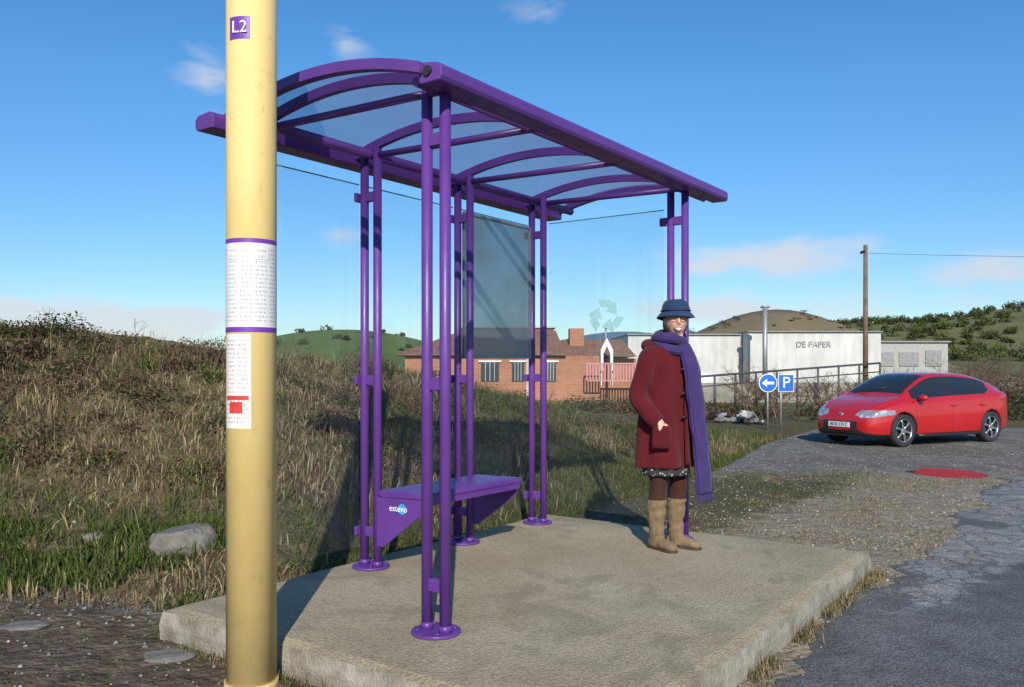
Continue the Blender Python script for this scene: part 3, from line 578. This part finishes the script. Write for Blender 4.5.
for wx in(1.32,-1.31):
    for s in(-1,1):
        c_=cyl('cut',(wx,s*.60,.33),(wx,s*1.05,.33),.355,None,None,seg=48); c_.data.materials.clear()
        for mm in(BLACK,BLACK,BLACK):c_.data.materials.append(mm)
        for p in c_.data.polygons:p.material_index=2
        c_.parent=CAR; cut.append(c_)
for c_ in cut:
    b=body.modifiers.new('c','BOOLEAN'); b.object=c_; b.operation='DIFFERENCE'; b.solver='EXACT'
bpy.context.view_layer.update()
dg=bpy.context.evaluated_depsgraph_get(); me2=bpy.data.meshes.new_from_object(body.evaluated_get(dg)); body.modifiers.clear()
if len(me2.polygons)>500: body.data=me2
for c_ in cut: bpy.data.objects.remove(c_)
for n,(wx,s) in {'fl':(1.32,1),'fr':(1.32,-1),'rl':(-1.31,1),'rr':(-1.31,-1)}.items():
    y0=s*.66;y1=s*.865; pr=[(.20,y0),(.30,y0),(.318,y0+s*.02),(.322,(y0+y1)/2),(.318,y1-s*.02),(.30,y1-s*.002),(.235,y1-s*.004),(.225,y1-s*.03),(.20,y1-s*.05)]
    V=[];seg=40
    for (r,y) in pr:
        for k in range(seg): a=2*math.pi*k/seg; V.append((wx+r*math.cos(a),y,.32+r*math.sin(a)))
    Fc=[(i*seg+k,i*seg+(k+1)%seg,((i+1)%len(pr))*seg+(k+1)%seg,((i+1)%len(pr))*seg+k) for i in range(len(pr)) for k in range(seg)]
    mesh(f'tyre_{n}',V,Fc,RUBBER,CAR,smooth=True)
    cyl(f'rim_back_{n}',(wx,y1-s*.10,.32),(wx,y1-s*.085,.32),.215,BLACK,CAR,32)
    dat2=[]
    for k in range(6):
        a=2*math.pi*k/6+.3; dat2.append(loftdata([(wx+.03*math.cos(a),y1-s*.030,.32+.03*math.sin(a),.012,.035),(wx+.13*math.cos(a),y1-s*.026,.32+.13*math.sin(a),.012,.02),(wx+.222*math.cos(a),y1-s*.030,.32+.222*math.sin(a),.012,.036)],seg=8,sub=2,ref=(0,1,0)))
    merge(f'rim_spokes_{n}',dat2,CHROME,CAR); cyl(f'rim_hub_{n}',(wx,y1-s*.045,.32),(wx,y1-s*.012,.32),.045,CHROME,CAR,20)
    loft(f'rim_lip_{n}',[(wx+.222*math.cos(t),y1-s*.022,.32+.222*math.sin(t),.012,.012) for t in np.linspace(0,2*math.pi,33)],CHROME,CAR,seg=8,sub=1,ref=(0,1,0))
for s in(-1,1):
    ell(f'mirror_{s}',(.92,s*.965,.955),(.07,.095,.065),CARR,CAR,16); cyl(f'mirror_stalk_{s}',(.92,s*.85,.91),(.92,s*.93,.94),.02,BLACK,CAR,8)
    for x in(.05,-.85): box(f'door_handle_{s}_{x}',x-.24,x-.08,s*.885-.012,s*.885+.012,.775,.80,CARR,CAR,.006)
    for k,xx in enumerate((.98,-.08,-.98)):
        pts=[]
        for zz_ in np.linspace(.27,.93,14):
            bi=min(range(len(rows)),key=lambda i:abs(rows[i][0][0]-xx)); pr=[(p[2],p[1]) for p in rows[bi][14:46]]; zs_=[p[0] for p in pr]; y_=np.interp(zz_,zs_,[p[1] for p in pr]); pts.append((xx,s*(y_+.0005),zz_,.004,.003))
        loft(f'door_seam_{s}_{k}',pts,BLACK,CAR,seg=6,sub=1,ref=(1,0,0))
    loft(f'sill_{s}',[(-.93,s*.865,.215,.03,.02),(0,s*.875,.21,.03,.02),(.93,s*.865,.215,.03,.02)],BLACK,CAR,seg=8,sub=3,ref=(0,0,1))
box('number_plate',2.135,2.15,-.26,.26,.375,.475,WHITE,CAR,.003); text('plate_text','8036 DVZ',.10,(2.1525,0,.425),(d(90),0,d(90)),BLACK,CAR)
ell('badge',(2.085,0,.625),(.02,.055,.04),CHROME,CAR,12)
cyl('wiper',(1.24,-.45,1.02),(1.02,.20,1.155),.008,BLACK,CAR,6)
box('lower_lip',1.98,2.11,-.5,.5,.195,.225,BLACK,CAR,.01)
# ------------------------------------------------------------------ signs
SG=empty('traffic_sign',(P(768,21.5),21.5,float(H(P(768,21.5),21.5))))
gz=SG.location.z; zc=CH+(HY-383)*21.5/F-gz
cyl('post',(0,.04,0),(0,.04,zc+.25),.03,STEEL,SG,10); cyl('disc_rim',(0,-.01,zc),(0,.01,zc),.235,WHITE,SG,40); cyl('disc',(0,-.016,zc),(0,-.011,zc),.215,SIGNBLUE,SG,40)
prism('arrow',[(-.16,zc),(-.03,zc+.11),(-.03,zc+.035),(.15,zc+.035),(.15,zc-.035),(-.03,zc-.035),(-.03,zc-.11)],'y',-.021,-.017,WHITE,SG)
SG2=empty('parking_sign',(P(786,21.5),21.5,float(H(P(786,21.5),21.5)))); 
cyl('post',(-.12,.04,0),(-.12,.04,zc+.25),.03,STEEL,SG2,10); box('plate_rim',-.2,.2,-.01,.01,zc-.22,zc+.22,WHITE,SG2); box('plate',-.185,.185,-.016,-.011,zc-.205,zc+.205,SIGNBLUE,SG2); text('letter','P',.40,(0,-.02,zc),(d(90),0,0),WHITE,SG2,ext=.003)
WOOD=simple('weathered_wood',(.16,.11,.07),.9,var=.3,nscale=4,bump=.5)
UP=empty('utility_pole',(P(865.5,34),34,-.2)); cyl('trunk',(0,0,0),(0,0,CH+.2+(HY-245)*34/F),.11,WOOD,UP,14,r1=.08)
box('crossarm',-.12,-.085,-.25,.25,6.2,6.3,WOOD,UP)
w=[(.05+26*t,-3*t,6.2-.9*4*t*(1-t)*.35,.008,.008) for t in np.linspace(0,1,20)]
loft('wire',w,BLACK,UP,seg=5,sub=1,ref=(0,0,1))
CHM=empty('chimney_flue',(P(765,57),57,-.2)); cyl('flue',(0,0,0),(0,0,CH+.2+(HY-309)*57/F),.17,STEEL,CHM,12); cyl('cap',(0,0,5.65),(0,0,5.8),.3,STEEL,CHM,12)
# ------------------------------------------------------------------ brick building
def brickmat(name,c1,c2,mort,sc=1.0):
    m=M(name); b=m.n.new('ShaderNodeTexBrick'); b.inputs['Scale'].default_value=sc; b.inputs['Brick Width'].default_value=.25; b.inputs['Row Height'].default_value=.075; b.inputs['Mortar Size'].default_value=.008
    b.inputs['Color1'].default_value=(*c1,1); b.inputs['Color2'].default_value=(*c2,1); b.inputs['Mortar'].default_value=(*mort,1)
    s=m.sep(m.tc.outputs['Object']); cb=m.n.new('ShaderNodeCombineXYZ'); m.l.new(m.math('ADD',s[0],s[1]),cb.inputs[0]); m.l.new(s[2],cb.inputs[1]); m.l.new(cb.outputs[0],b.inputs['Vector'])
    m.set('Base Color',m.mix(.5,b.outputs['Color'],m.ramp(m.noise(.8,6),[(.3,.6),(.7,1.2)]),'MULTIPLY')).set('Roughness',.9); return m.m
BRICK=brickmat('brick_wall',(.46,.17,.075),(.38,.13,.06),(.34,.28,.22))
m=M('roof_tiles'); s=m.sep(m.tc.outputs['Object']); wv=m.math('SINE',m.math('MULTIPLY',s[0],30)); wy=m.math('FRACT',m.math('MULTIPLY',s[1],3)); c=m.ramp(m.noise(2.5,6),[(.3,(.17,.085,.055)),(.7,(.30,.16,.10))]); m.set('Base Color',m.mix(.5,c,m.ramp(m.math('ADD',m.math('MULTIPLY',wv,.3),wy),[(.0,.5),(.6,1.1)]),'MULTIPLY')).set('Roughness',.9); TILE=m.m
WIN=M('window_pane'); WIN.set('Base Color',(.05,.06,.07)).set('Roughness',.08); WIN=WIN.m
BB=empty('brick_house',(0,36,0)); 
def bx(px): return P(px,36)
def bz(y): return CH+(HY-y)*36/F
box('wall_front',bx(405),bx(600),0,7,-.2,bz(356),BRICK,BB)
def roof(name,x0,x1,y0,y1,z0,z1,hip=0,over=.25,mat=None,par=None):
    V=[(x0-over,y0-over,z0),(x1+over,y0-over,z0),(x1+over,y1+over,z0),(x0-over,y1+over,z0),(x0+hip,(y0+y1)/2,z1),(x1,(y0+y1)/2,z1)]
    return mesh(name,V,[(0,1,5,4),(2,3,4,5),(3,0,4),(1,2,5),(0,3,2,1)],mat or TILE,par or BB)
roof('roof_main',bx(400),bx(560),0,7,bz(356)+.02,bz(327),hip=2.4)
roof('roof_east',bx(566),bx(632),.6,6,bz(357)+.02,bz(337),hip=0)
box('wall_east',bx(601),bx(640),1.0,6,-.2,bz(358),BRICK,BB)
box('parapet_block',bx(452),bx(558),3.6,6.5,bz(345),bz(324),brickmat('parapet_brick',(.24,.11,.07),(.2,.09,.06),(.2,.16,.12)),BB)
box('parapet_coping',bx(450),bx(560),3.5,6.6,bz(324),bz(322.5),simple('coping',(.4,.37,.33),.8),BB)
box('chimney',bx(573),bx(588),2,3,bz(345),bz(326),BRICK,BB)
for k,(a,b) in enumerate(((481,499),(512,524),(545,556))):
    box(f'window_{k}',bx(a),bx(b),-.06,-.01,bz(381),bz(362),WIN,BB); box(f'window_lintel_{k}',bx(a)-.1,bx(b)+.1,-.10,-.002,bz(362),bz(360.5),WHITE,BB)
    for j in range(1,4): box(f'window_bar_{k}_{j}',bx(a+(b-a)*j/4)-.015,bx(a+(b-a)*j/4)+.015,-.10,-.062,bz(381),bz(362),STEEL,BB)
box('corner_pilaster',bx(526),bx(530),-.12,-.003,-.2,bz(359),simple('pale_pilaster',(.5,.42,.35),.8),BB)
prism('gothic_porch',[(bx(600),bz(385)),(bx(600),bz(350)),(bx(606),bz(338)),(bx(612),bz(350)),(bx(612),bz(385)),(bx(609.5),bz(385)),(bx(609.5),bz(354)),(bx(606),bz(346)),(bx(602.5),bz(354)),(bx(602.5),bz(385))],'y',-.35,-.05,WHITE,BB)
PINK=simple('pink_railing',(.55,.22,.22),.6)
box('rail_top',bx(585),bx(638),-1.0,-.94,bz(364.5),bz(363),PINK,BB); box('rail_low',bx(585),bx(638),-1.0,-.94,bz(381),bz(380),PINK,BB)
for k in range(19): xx=bx(585+k*53/18); box(f'rail_bar_{k}',xx-.03,xx+.03,-.99,-.95,bz(380)+.003,bz(364.5)-.003,PINK,BB)
RS=empty('recycling_sign',(P(606,44),44,0)); zc=CH+(HY-316)*44/F
cyl('mast',(0,.1,2.2),(0,.1,zc-.4),.05,STEEL,RS,8)
RC=simple('sign_pale_blue',(.22,.42,.44),.5)
for k in range(3):
    a=math.radians(90+120*k)
    pts=[(p_*1.25,q_*1.25) for p_,q_ in [(-.34,.68),(.14,.68),(.24,.54),(.42,.62),(.46,.06),(-.04,.22),(.12,.33),(.02,.38),(-.20,.38)]]
    q=[(x*math.cos(a-1.57)-y*math.sin(a-1.57),x*math.sin(a-1.57)+y*math.cos(a-1.57)+zc) for x,y in pts]
    prism(f'arrow_{k}',q,'y',-.03+.01*k,.03+.01*k,RC,RS)
WH=empty('warehouse',(0,62,0))
def wx_(px): return P(px,62)
def wz(y): return CH+(HY-y)*62/F
m=M('warehouse_render'); m.set('Base Color',m.mix(.5,m.ramp(m.noise(.35,7,.65),[(.3,(.48,.47,.44)),(.7,(.66,.65,.62))]),m.ramp(m.noise(3,5,stretch=(1,1,.15)),[(.35,.7),(.65,1.05)]),'MULTIPLY')).set('Roughness',.85); WR=m.m
METR=simple('sheet_metal_grey',(.25,.25,.25),.6,var=.2)
box('hall_west',wx_(628),wx_(742),0,14,-.3,wz(335),WR,WH); box('hall_centre',wx_(742.5),wx_(872),-1.5,14,-.3,wz(333),WR,WH); box('hall_east',wx_(872.5),wx_(955),1,12,-.3,wz(342),simple('grey_render',(.36,.35,.33),.8),WH)
box('coping_centre',wx_(741.5),wx_(873),-1.7,14.2,wz(333)+.005,wz(332),METR,WH)
box('coping_west',wx_(627),wx_(741),-.2,14,wz(335)+.005,wz(333.8),METR,WH); box('coping_east',wx_(873.5),wx_(957),.8,12,wz(342)+.005,wz(340.5),METR,WH)
for k,(a,b,t,bb) in enumerate(((880,900,352,366),(905,925,352,366),(932,948,350,366),(655,672,348,358))):
    yy=.92 if a>870 else -.06; box(f'door_{k}',wx_(a),wx_(b),yy,yy+.05,wz(bb),wz(t),METR if a>870 else WIN,WH)
text('lettering','DE PAPER',.58,(wx_(806),-1.66,wz(344.5)),(d(90),0,0),simple('letter_grey',(.42,.42,.42),.6),WH,ext=.02)
LG=empty('storage_tank',(0,48,0)); 
cyl('tank_white',(P(690,48),1,CH-.9),(P(690,48)+1.6,1,CH-.9),.75,WHITE,LG,24)
GR=empty('guard_rail',(0,0,0)); n=9; pts=[]
for k in range(n+1):
    t=k/n; px=694+186*t; dd=29+5*t; y=377-14*t; pts.append((P(px,dd),dd,CH+(HY-y)*dd/F,.04,.04))
RAILM=simple('dark_rail',(.07,.07,.075),.6)
loft('rail',pts,RAILM,GR,seg=8,sub=1,ref=(0,0,1))
loft('rail_lower',[(a,b,c-.35,e*.6,e*.6) for a,b,c,e,f in pts],RAILM,GR,seg=6,sub=1,ref=(0,0,1))
for k,p in enumerate(pts): cyl(f'post_{k}',(p[0],p[1],-.2),(p[0],p[1],p[2]),.04,RAILM,GR,8)
RW=empty('retaining_wall',(0,0,0)); 
V=[];Fc=[]
for k in range(11):
    t=k/10; px=640+400*t; dd=38+2*t; x=P(px,dd); V+=[(x,dd,-.3),(x,dd,.75),(x,dd+.3,.75),(x,dd+.3,-.3)]
for k in range(10):
    for j in range(3): Fc.append((4*k+j,4*k+j+1,4*k+4+j+1,4*k+4+j))
mesh('wall',V,Fc,simple('stained_wall',(.24,.22,.18),.9,var=.35,nscale=1.5),RW)
SK=empty('scrap_heap',(P(736,24),24,float(H(P(736,24),24))))
for k in range(18):
    a=random.uniform(-.8,.8); b=random.uniform(-.3,.3); s=random.uniform(.05,.14)
    o=box(f'piece_{k}',-s,s,-s*.6,s*.6,0,s*random.uniform(.6,1.6),random.choice([WR,STEEL,METR,BLACK,METR]),SK,.01); o.location=(a,b,random.uniform(0,.25)); o.rotation_euler=(random.uniform(-.4,.4),random.uniform(-.3,.3),random.uniform(0,3))
# ------------------------------------------------------------------ vegetation
def blades(name,x,y,h,w,col,mat,lean=.5,flat=0):
    n=len(x); z=H(x,y)-.01; a=rng.random(n)*6.283; l=rng.random(n)*lean+flat; b=rng.random(n)*6.283
    dx=np.cos(a)*w;dy=np.sin(a)*w; tx=np.cos(b)*h*l; ty=np.sin(b)*h*l; hz=h*np.sqrt(np.clip(1-(l*.8)**2,.05,1))
    V=np.zeros((n,5,3)); V[:,0]=np.stack([x-dx,y-dy,z],-1);V[:,1]=np.stack([x+dx,y+dy,z],-1)
    V[:,2]=np.stack([x+dx*.7+tx*.35,y+dy*.7+ty*.35,z+hz*.6],-1);V[:,3]=np.stack([x-dx*.7+tx*.35,y-dy*.7+ty*.35,z+hz*.6],-1); V[:,4]=np.stack([x+tx,y+ty,z+hz],-1)
    base=np.arange(n)[:,None]*5; T=np.concatenate([base+np.array([[0,1,2]]),base+np.array([[0,2,3]]),base+np.array([[3,2,4]])])
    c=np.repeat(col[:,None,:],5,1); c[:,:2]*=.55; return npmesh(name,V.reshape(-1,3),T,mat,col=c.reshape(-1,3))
GREEN=np.array([[.08,.12,.025],[.11,.145,.04],[.06,.09,.022],[.15,.16,.055]]); STR=np.array([[.40,.32,.18],[.31,.235,.13],[.50,.41,.25],[.24,.175,.10]]); BRN=np.array([[.17,.11,.062],[.24,.165,.095],[.11,.075,.048]])
def pick(A,n): return A[rng.integers(0,len(A),n)]*(.75+.5*rng.random((n,1)))
def scatter(n,x0,x1,y0,y1,dens):
    x=rng.uniform(x0,x1,n);y=rng.uniform(y0,y1,n); k=rng.random(n)<dens(x,y); return x[k],y[k]
def onplat(x,y):
    u,v=uv(x,y); return (u>-.52)&(u<3.06)&(v>-1.23)&(v<1.42)
x,y=scatter(420000,-8.5,6,4.7,20,lambda x,y:np.where((~onplat(x,y))&(bankS(x,y)>-.05)&(bankS(x,y)<1.35)&(np.abs(x)<y*.66+.3),.35+.65*fbm(x*2,y*2,3),0)*np.clip(1.2-(y-6)/16,.25,1))
s=bankS(x,y); gmix=fbm(x*.8+3,y*.8,4)+.20*sm((x+1.2)/1.6)+.07*sm((.22-s)/.25)-.10*sm((-x-1)/1.5)*sm((s-.1)/.2)+.08*(s>.9)
cn=len(x); isg=rng.random(cn)<sm((gmix-.40)/.24)*.9+.04; col=np.where(isg[:,None],pick(GREEN,cn),np.where(rng.random((cn,1))<.6,pick(STR,cn),pick(BRN,cn)))
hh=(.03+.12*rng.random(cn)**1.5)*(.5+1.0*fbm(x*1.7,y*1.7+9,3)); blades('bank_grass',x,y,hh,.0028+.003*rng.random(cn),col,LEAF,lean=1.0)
x,y=scatter(14000,-8.5,5,5.2,18,lambda x,y:np.where((bankS(x,y)>.1)&(bankS(x,y)<1.2),sm((fbm(x*1.5,y*1.5+4,3)-.45)/.15),0)*.6); cn=len(x)
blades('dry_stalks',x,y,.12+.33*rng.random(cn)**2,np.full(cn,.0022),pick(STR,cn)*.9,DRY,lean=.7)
x,y=scatter(110000,1,8,5,16,lambda x,y:np.where((~onplat(x,y))&(bankS(x,y)<0.05),1,0)*sm((zones(x,y)[1]+zones(x,y)[0]*.8-.35)/.4)*sm((fbm(x*1.6,y*1.6,4)-.42)/.16)); cn=len(x)
g_=zones(x,y)[0]; isg=rng.random(cn)<np.clip(g_*1.5*sm((fbm(x*1.1+7,y*1.1,3)-.35)/.2)+.05,0,1)
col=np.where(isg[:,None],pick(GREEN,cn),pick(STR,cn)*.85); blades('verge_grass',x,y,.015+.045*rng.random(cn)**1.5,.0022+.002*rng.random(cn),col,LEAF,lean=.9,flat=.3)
def edge_pts(n):
    t=rng.random(n); side=rng.integers(0,4,n); o=np.abs(rng.normal(0,.05,n))+.015
    u=np.where(side==0,-.5-o,np.where(side==1,3.04+o,t*3.54-.5)); v=np.where(side==2,-1.21-o,np.where(side==3,1.40+o,t*2.61-1.21)); return F1[0]+u*U[0]+v*VV[0],F1[1]+u*U[1]+v*VV[1],side
x,y,sd_=edge_pts(16000); k=(sd_!=0)|(rng.random(len(x))<.25); x=x[k];y=y[k];sd_=sd_[k]; k=fbm(x*3,y*3,3)>.42; x=x[k];y=y[k];sd_=sd_[k];cn=len(x)
col=np.where((sd_==3)[:,None],pick(GREEN,cn),np.where(rng.random((cn,1))<.2,pick(GREEN,cn),pick(STR,cn)*.8)); blades('edge_weeds',x,y,.02+.07*rng.random(cn)**2,np.full(cn,.0028),col,LEAF,lean=.8)
x,y=scatter(17000,-5,-1.7,4.7,6.1,lambda x,y:sm((fbm(x*2.2,y*2.2+2,3)-.45)/.12)*sm((bankS(x,y)+.05)/.08)*sm((.32-bankS(x,y))/.15)); cn=len(x)
blades('low_weeds',x,y,.04+.12*rng.random(cn)**1.5,.004+.005*rng.random(cn),pick(np.array([[.05,.085,.018],[.08,.12,.03],[.12,.14,.05]]),cn),LEAF,lean=.9)
def leaves(name,cs,mat,par=None):
    Vs=[];Cs=[]
    for (cx,cy,cz,rx,ry,rz,n,sz,pal) in cs:
        dvec=rng.normal(size=(n,3)); dvec/=np.linalg.norm(dvec,axis=1)[:,None]; r=rng.random(n)**.45
        lump=.72+.5*vn(dvec[:,0]*2.2+cx*3+20,dvec[:,1]*2.2+dvec[:,2]*1.9+cy+20); p=dvec*(r*lump)[:,None]*np.array([rx,ry,rz])+np.array([cx,cy,cz])
        a=rng.normal(size=(n,3)); a/=np.linalg.norm(a,axis=1)[:,None]; b=np.cross(a,rng.normal(size=(n,3))); b/=np.linalg.norm(b,axis=1)[:,None]; s=(sz*(.6+.8*rng.random(n)))[:,None]
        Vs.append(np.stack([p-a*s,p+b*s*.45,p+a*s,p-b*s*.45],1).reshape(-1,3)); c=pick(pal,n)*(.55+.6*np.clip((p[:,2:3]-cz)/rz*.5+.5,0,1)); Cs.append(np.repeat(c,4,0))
    V=np.concatenate(Vs); c=np.concatenate(Cs); return npmesh(name,V,np.arange(len(V)).reshape(-1,4),mat,par,col=c)
OL=np.array([[.07,.085,.035],[.11,.12,.05],[.05,.065,.028]]); DKG=np.array([[.025,.03,.016],[.04,.036,.02],[.055,.042,.026]]); BR=np.array([[.15,.10,.062],[.21,.145,.09],[.10,.065,.042]])
cs=[]
for _ in range(300):
    x=rng.uniform(-8,3.2); s=rng.uniform(.35,1.12); y=foot(x)+s*(ridge(x)-foot(x)); z=float(H(x,y)); q=rng.random(); r=rng.uniform(.08,.24)*(1 if x<0 else .75)
    pal=BR if q<.5 else (OL if q<.85 else GREEN); cs.append((x,float(y),z+r*.25,r*1.3,r*1.2,r*.75,int(900*r+120),.017,pal))
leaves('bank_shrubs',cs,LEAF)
cs=[]
for _ in range(60):
    x=rng.uniform(-8.2,-4.7); y=rng.uniform(7.0,9.2); z=float(H(x,y)); r=rng.uniform(.12,.26); cs.append((x,y,z+r*.3,r*1.4,r*1.2,r*.7,int(1900*r),.020,DKG))
leaves('dark_gorse_bushes',cs,LEAF)
def twigs(name,roots,mat,up=1.0,lev=4):
    segs=[]
    def grow(p,dr,L,r,l):
        q=p+dr*L; segs.append((p,q,r,r*.65))
        if l==0:return
        for _ in range(random.choice((2,3))):
            nd_=(dr+Vector((random.gauss(0,.55),random.gauss(0,.55),random.gauss(.05,.4)))).normalized(); grow(p+dr*L*random.uniform(.5,1),nd_,L*random.uniform(.6,.85),r*.62,l-1)
    for (x,y,z,h,r,l) in roots:
        grow(Vector((x,y,z)),Vector((random.gauss(0,.3),random.gauss(0,.3),1*up)).normalized(),h,r,l)
    A=np.array([list(a) for a,_,_,_ in segs]);B=np.array([list(b) for _,b,_,_ in segs]);ra=np.array([s[2] for s in segs])[:,None];rb=np.array([s[3] for s in segs])[:,None]
    t=B-A; t/=np.linalg.norm(t,axis=1)[:,None]; ref=np.tile([[.31,.22,.12]],(len(t),1)); e=np.cross(t,ref); e/=np.linalg.norm(e,axis=1)[:,None]; f=np.cross(t,e); V=np.zeros((len(t),6,3))
    for k in range(3):
        a=2.094*k; o=e*math.cos(a)+f*math.sin(a); V[:,k]=A+o*ra; V[:,3+k]=B+o*rb
    b=np.arange(len(t))[:,None]*6; Q=np.concatenate([b+np.array([[0,1,4,3]]),b+np.array([[1,2,5,4]]),b+np.array([[2,0,3,5]])])
    col=np.repeat(pick(np.array([[.17,.12,.085],[.23,.18,.13],[.12,.085,.06]]),len(t)),6,0); return npmesh(name,V.reshape(-1,3),Q,mat,col=col)
rt=[]
for _ in range(38):
    px=random.uniform(742,885); dd=random.uniform(23.5,29); x=P(px,dd); rt.append((x,dd,float(H(x,dd)),random.uniform(.4,.75),.032,5))
twigs('bare_vines',rt,DRY)
rt=[]
for _ in range(44):
    px=random.uniform(890,1060); dd=random.uniform(24,36); x=P(px,dd); rt.append((x,dd,float(H(x,dd)),random.uniform(.55,.95),.03,5))
twigs('bare_thicket',rt,DRY)
rt=[(x,float(y),float(H(x,y)),random.uniform(.10,.22),.005,3) for x,y in [(rng.uniform(-7,2.5),0) for _ in range(90)] for y in [foot(x)+rng.uniform(.5,1.05)*(ridge(x)-foot(x))]]
twigs('bank_twigs',rt,DRY)
cs=[]
for _ in range(90):
    px=random.uniform(885,1100); dd=random.uniform(25,38); x=P(px,dd); r=random.uniform(.4,1.0); cs.append((x,dd,float(H(x,dd))+r*.5,r*1.1,r,r*.95,int(380*r),.05,random.choice([BR,BR,OL])))
for _ in range(60):
    px=random.uniform(690,890); dd=random.uniform(25,31); x=P(px,dd); r=random.uniform(.22,.45); cs.append((x,dd,float(H(x,dd))+r*.3,r*1.4,r,r*.7,int(500*r),.045,random.choice([BR,OL,BR])))
for _ in range(50):
    px=random.uniform(555,700); dd=random.uniform(26,33); x=P(px,dd); r=random.uniform(.3,.55); cs.append((x,dd,float(H(x,dd))+r*.3,r*1.4,r,r*.8,int(420*r),.05,random.choice([BR,OL,OL])))
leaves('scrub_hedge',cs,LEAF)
cs=[]
for _ in range(950):
    x=rng.uniform(40,330); y=rng.uniform(200,330); r=rng.uniform(.9,2.3); cs.append((x,y,float(H(x,y))+r*.5,r*1.2,r,r*.8,110,.42,(OL,OL,GREEN*.8,GREEN)[rng.integers(0,4)]))
for _ in range(150):
    x=rng.uniform(15,62); y=rng.uniform(100,128); r=rng.uniform(.12,.5); cs.append((x,y,float(H(x,y))+r*.1,r*1.8,r,r*.5,40,.12,(BR,OL)[rng.integers(0,2)]))
for _ in range(110):
    x=rng.uniform(-75,-5); y=rng.uniform(130,175); r=rng.uniform(.3,1.0); cs.append((x,y,float(H(x,y))+r*.3,r*1.3,r,r*.7,60,.25,OL))
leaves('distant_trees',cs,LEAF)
def stones(name,x,y,s,col,mat,z=None):
    n=len(x); z=H(x,y) if z is None else z
    base=np.array([[1,0,0],[0,1,0],[-1,0,0],[0,-1,0],[0,0,1],[0,0,-1.]],float); V=base[None]*(s[:,None,None])*(.55+.7*rng.random((n,6,1)))*np.array([1,1,.6]); a=rng.random(n)*6.28; ca,sa=np.cos(a)[:,None],np.sin(a)[:,None]
    Vx=V[...,0]*ca-V[...,1]*sa+x[:,None]; Vy=V[...,0]*sa+V[...,1]*ca+y[:,None]; Vz=V[...,2]+(z+s*.15)[:,None]; V=np.stack([Vx,Vy,Vz],-1)
    T=np.array([[0,1,4],[1,2,4],[2,3,4],[3,0,4],[1,0,5],[2,1,5],[3,2,5],[0,3,5]]); Q=(np.arange(n)[:,None,None]*6+T[None]).reshape(-1,3); return npmesh(name,V.reshape(-1,3),Q,mat,col=np.repeat(col,6,0))
m=M('stone'); m.set('Base Color',m.attr('Col')).set('Roughness',.9); STN=m.m
SC=np.array([[.26,.24,.20],[.18,.165,.14],[.34,.32,.28],[.14,.12,.10]])
x,y=scatter(80000,-4,12,3,20,lambda x,y:np.where((~onplat(x,y))&(bankS(x,y)<0)&(uv(x,y)[1]>e1-.3),1,.0)*np.where(np.abs(uv(x,y)[1]-e1)<.4,1,.55)*np.clip(1.2-y/24,.3,1)); k=G(x,y,6.15,11.9,.75,.85)<.45; x=x[k]; y=y[k]; cn=len(x); stones('gravel',x,y,.004+.017*rng.random(cn)**3,pick(SC,cn),STN)
x,y=scatter(1500,-5,-1.5,3,9,lambda x,y:np.where((~onplat(x,y))&(bankS(x,y)<.7),.6,0)); cn=len(x); stones('rubble',x,y,.006+.022*rng.random(cn)**3,pick(SC,cn)*.7,STN)
m=M('rock'); f=m.noise(9,7,.7); m.set('Base Color',m.ramp(f,[(.3,(.11,.10,.085)),(.6,(.22,.205,.18)),(.8,(.30,.28,.25))])).set('Roughness',.9); m.bump(f,.9,.04); ROCK=m.m
def boulder(name,cx,cy,rx,ry,rz,seed,rot=0):
    bm=bmesh.new(); bmesh.ops.create_icosphere(bm,subdivisions=4,radius=1)
    for v in bm.verts:
        p=v.co; k=.75+.5*float(fbm(np.array(p.x*1.5+seed),np.array(p.y*1.5+p.z*1.1+seed),4)); q=p*k; q.z=max(min(q.z,.62+.2*p.x),-.8); x=q.x*rx;y=q.y*ry
        v.co=Vector((x*math.cos(rot)-y*math.sin(rot),x*math.sin(rot)+y*math.cos(rot),q.z*rz))
    me=bpy.data.meshes.new(name); bm.to_mesh(me); bm.free(); me.materials.append(ROCK); o=bpy.data.objects.new(name,me); o.location=(cx,cy,float(H(cx,cy))+rz*.25); link(o); return o
for (px,d_,rx,ry,rz,sd2) in [(183,5.75,.22,.18,.16,1),(92,5.9,.09,.08,.07,2),(170,4.05,.13,.09,.02,4),(25,4.5,.12,.08,.02,5)]: boulder('rock',P(px,d_),d_,rx,ry,rz,sd2*3.1)
